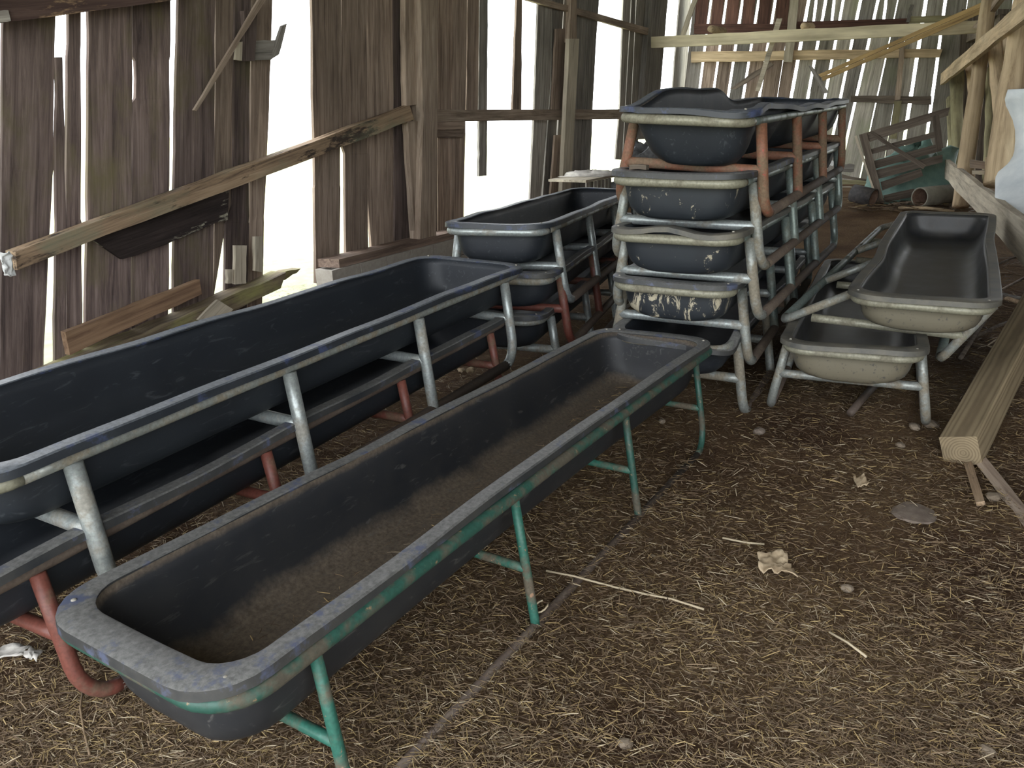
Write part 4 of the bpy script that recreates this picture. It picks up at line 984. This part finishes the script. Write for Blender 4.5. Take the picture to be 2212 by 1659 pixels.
tag(tube('twine', tw, 0.003, M_STRAWS[2], None, 6), 'bit of twine looped at the foot of the second green leg', 'twine')
# sticks and slats in the dark corner behind the timber
for k, (x0, y0, x1, y1, r, mt) in enumerate(((2060, 690, 2220, 600, .012, W_POST), (2120, 640, 2215, 655, .014, W_GREY), (2100, 745, 2200, 700, .012, W_GATE), (2140, 590, 2220, 560, .012, W_GATE),
                                    (2070, 800, 2140, 690, .014, W_GATE), (2130, 660, 2230, 690, .018, W_RAIL))):
    a_, b_ = gp(x0, y0, 0.02 + 0.015 * k), gp(x1, y1, 0.02 + 0.015 * k)
    o = tube('brushwood_stick', [a_, (a_ + b_) / 2 + Vector((0, 0, .01)), b_], r, mt, None, 7, wob=0.1)
    tag(o, ('thin tan stick nearest the tipped trough corner, slanting up right', 'grey stick lying level beside the top of the timber', 'dark stick low behind the timber, slanting up right',
            'dark stick farthest back toward the white sheet', 'dark stick closest to the timber, pointing at the trough leg', 'thick patchy stick crossing behind the upper timber')[k], 'stick', 'brushwood sticks')
for k, (x0, y0, x1, y1) in enumerate(((1920, 448, 2050, 436), (1960, 440, 2100, 452), (1940, 454, 2060, 462), (1985, 446, 2040, 428))):
    a_, b_ = gp(x0, y0, 0.03), gp(x1, y1, 0.03)
    o = tube('floor_stick', [a_, (a_ + b_) / 2 + Vector((0, 0, .02)), b_], 0.022, (W_POST, W_GATE, W_LOG, W_GATE)[k], None, 7, wob=0.1)
    tag(o, ('tan pole on the dirt running from the pale pipe end toward the logs', 'long dark pole on the dirt reaching the log feet', 'light peeled pole just beyond the tipped trough rim',
            'short dark pole before the clay pipe mouth')[k], 'stick', 'sticks before the gate')

# ------------------------------------------------------------------ straw (nobody could count it)
def straw(name, pts_fn, n, lmin, lmax, wid, lift, weights, ztilt=0.12):
    V, F, fm = [], [], []
    for _ in range(n):
        q = pts_fn()
        if q is None: continue
        x, y, z = q
        ln = R.uniform(lmin, lmax) * R.choice((0.5, 0.7, 1, 1, 1.3)); a = R.gauss(2.85, 0.75) if R.random() < 0.6 else R.uniform(0, 6.28)
        w_ = wid * R.uniform(0.5, 1.4)
        d = Vector((math.cos(a), math.sin(a), R.gauss(0, ztilt))); s = Vector((-d.y, d.x, R.uniform(-.8, .8))).normalized() * w_ / 2
        c = Vector((x, y, z + lift * R.random() + abs(d.z) * ln * 0.35)); bend = Vector((R.uniform(-.15, .15), R.uniform(-.15, .15), R.uniform(0, .1))) * ln
        b = len(V)
        for t, w2 in ((-0.5, 0.7), (0, 1), (0.5, 0.6)):
            p = c + d * ln * t + bend * (0.25 - t * t)
            V += [p - s * w2, p + s * w2]
        F += [(b, b + 1, b + 3, b + 2), (b + 2, b + 3, b + 5, b + 4)]
        m = R.choices((0, 1, 2, 3), weights)[0]; fm += [m, m]
    me = mesh(name, V, F, False, fm)
    for mm in M_STRAWS: me.materials.append(mm)
    o = bpy.data.objects.new(name, me); COL.objects.link(o); o['kind'] = 'stuff'; return o
def floor_pt(x0, x1, y0, y1):
    def fn():
        x, y = R.uniform(x0, x1), R.uniform(y0, y1)
        if mnoise.noise((x * 1.3, y * 1.3, 4)) < R.uniform(-0.9, 0.25): return None
        return x, y, ground(x, y) + 0.004
    return fn
def px_pt(x0, x1, y0, y1):
    def fn():
        p = on_z(R.uniform(x0, x1), R.uniform(y0, y1), 0.0)
        if mnoise.noise((p.x * 1.3, p.y * 1.3, 4)) < R.uniform(-1.0, 0.25): return None
        return p.x, p.y, ground(p.x, p.y) + 0.004
    return fn
st = straw('straw_litter', px_pt(-60, 2280, 820, 1720), 105000, 0.015, 0.05, 0.0019, 0.012, (4, 9, 2, 6)); tag(st, 'golden brown straw litter over the barn floor', 'straw')
st = straw('straw_litter', floor_pt(-2.6, 3.2, 2.0, 7.5), 34000, 0.025, 0.065, 0.003, 0.012, (3, 6, 3, 5)); tag(st, 'coarser grey straw between and beyond the troughs', 'straw')
st = straw('straw_litter', floor_pt(1.3, 5.0, 0.0, 6.5), 22000, 0.02, 0.06, 0.0028, 0.012, (4, 8, 2, 6)); tag(st, 'straw litter toward the right side of the barn, past the squared timber', 'straw')
def patch(px0, px1, py0, py1):
    def fn():
        p = gp(R.uniform(px0, px1), R.uniform(py0, py1)); return p.x, p.y, p.z + 0.006
    return fn
st = straw('broken_brush', patch(1840, 2110, 428, 462), 420, 0.12, 0.45, 0.014, 0.08, (1, 6, 1, 8), 0.08); tag(st, 'broken twigs and bark strewn before the gate and log feet', 'brush')
st = straw('broken_brush', patch(2060, 2240, 560, 800), 420, 0.10, 0.32, 0.008, 0.06, (1, 6, 1, 10), 0.10); tag(st, 'dark broken twigs in the corner behind the squared timber', 'brush')
M1 = pose('T1'); H1 = 0.2122 - 0.0155 + 0.03
def in_trough():
    q = M1 @ Vector((R.choice((R.uniform(-1.2, 1.35), R.uniform(0.7, 1.38))), R.uniform(-0.11, 0.11), 0.2122 - 0.0155 + 0.0295)); return q.x, q.y, q.z
st = straw('trough_chaff', in_trough, 700, 0.015, 0.05, 0.0022, 0.006, (3, 6, 2, 5), 0.05); tag(st, 'chaff and straw bits on the bottom of the green legged trough', 'straw')
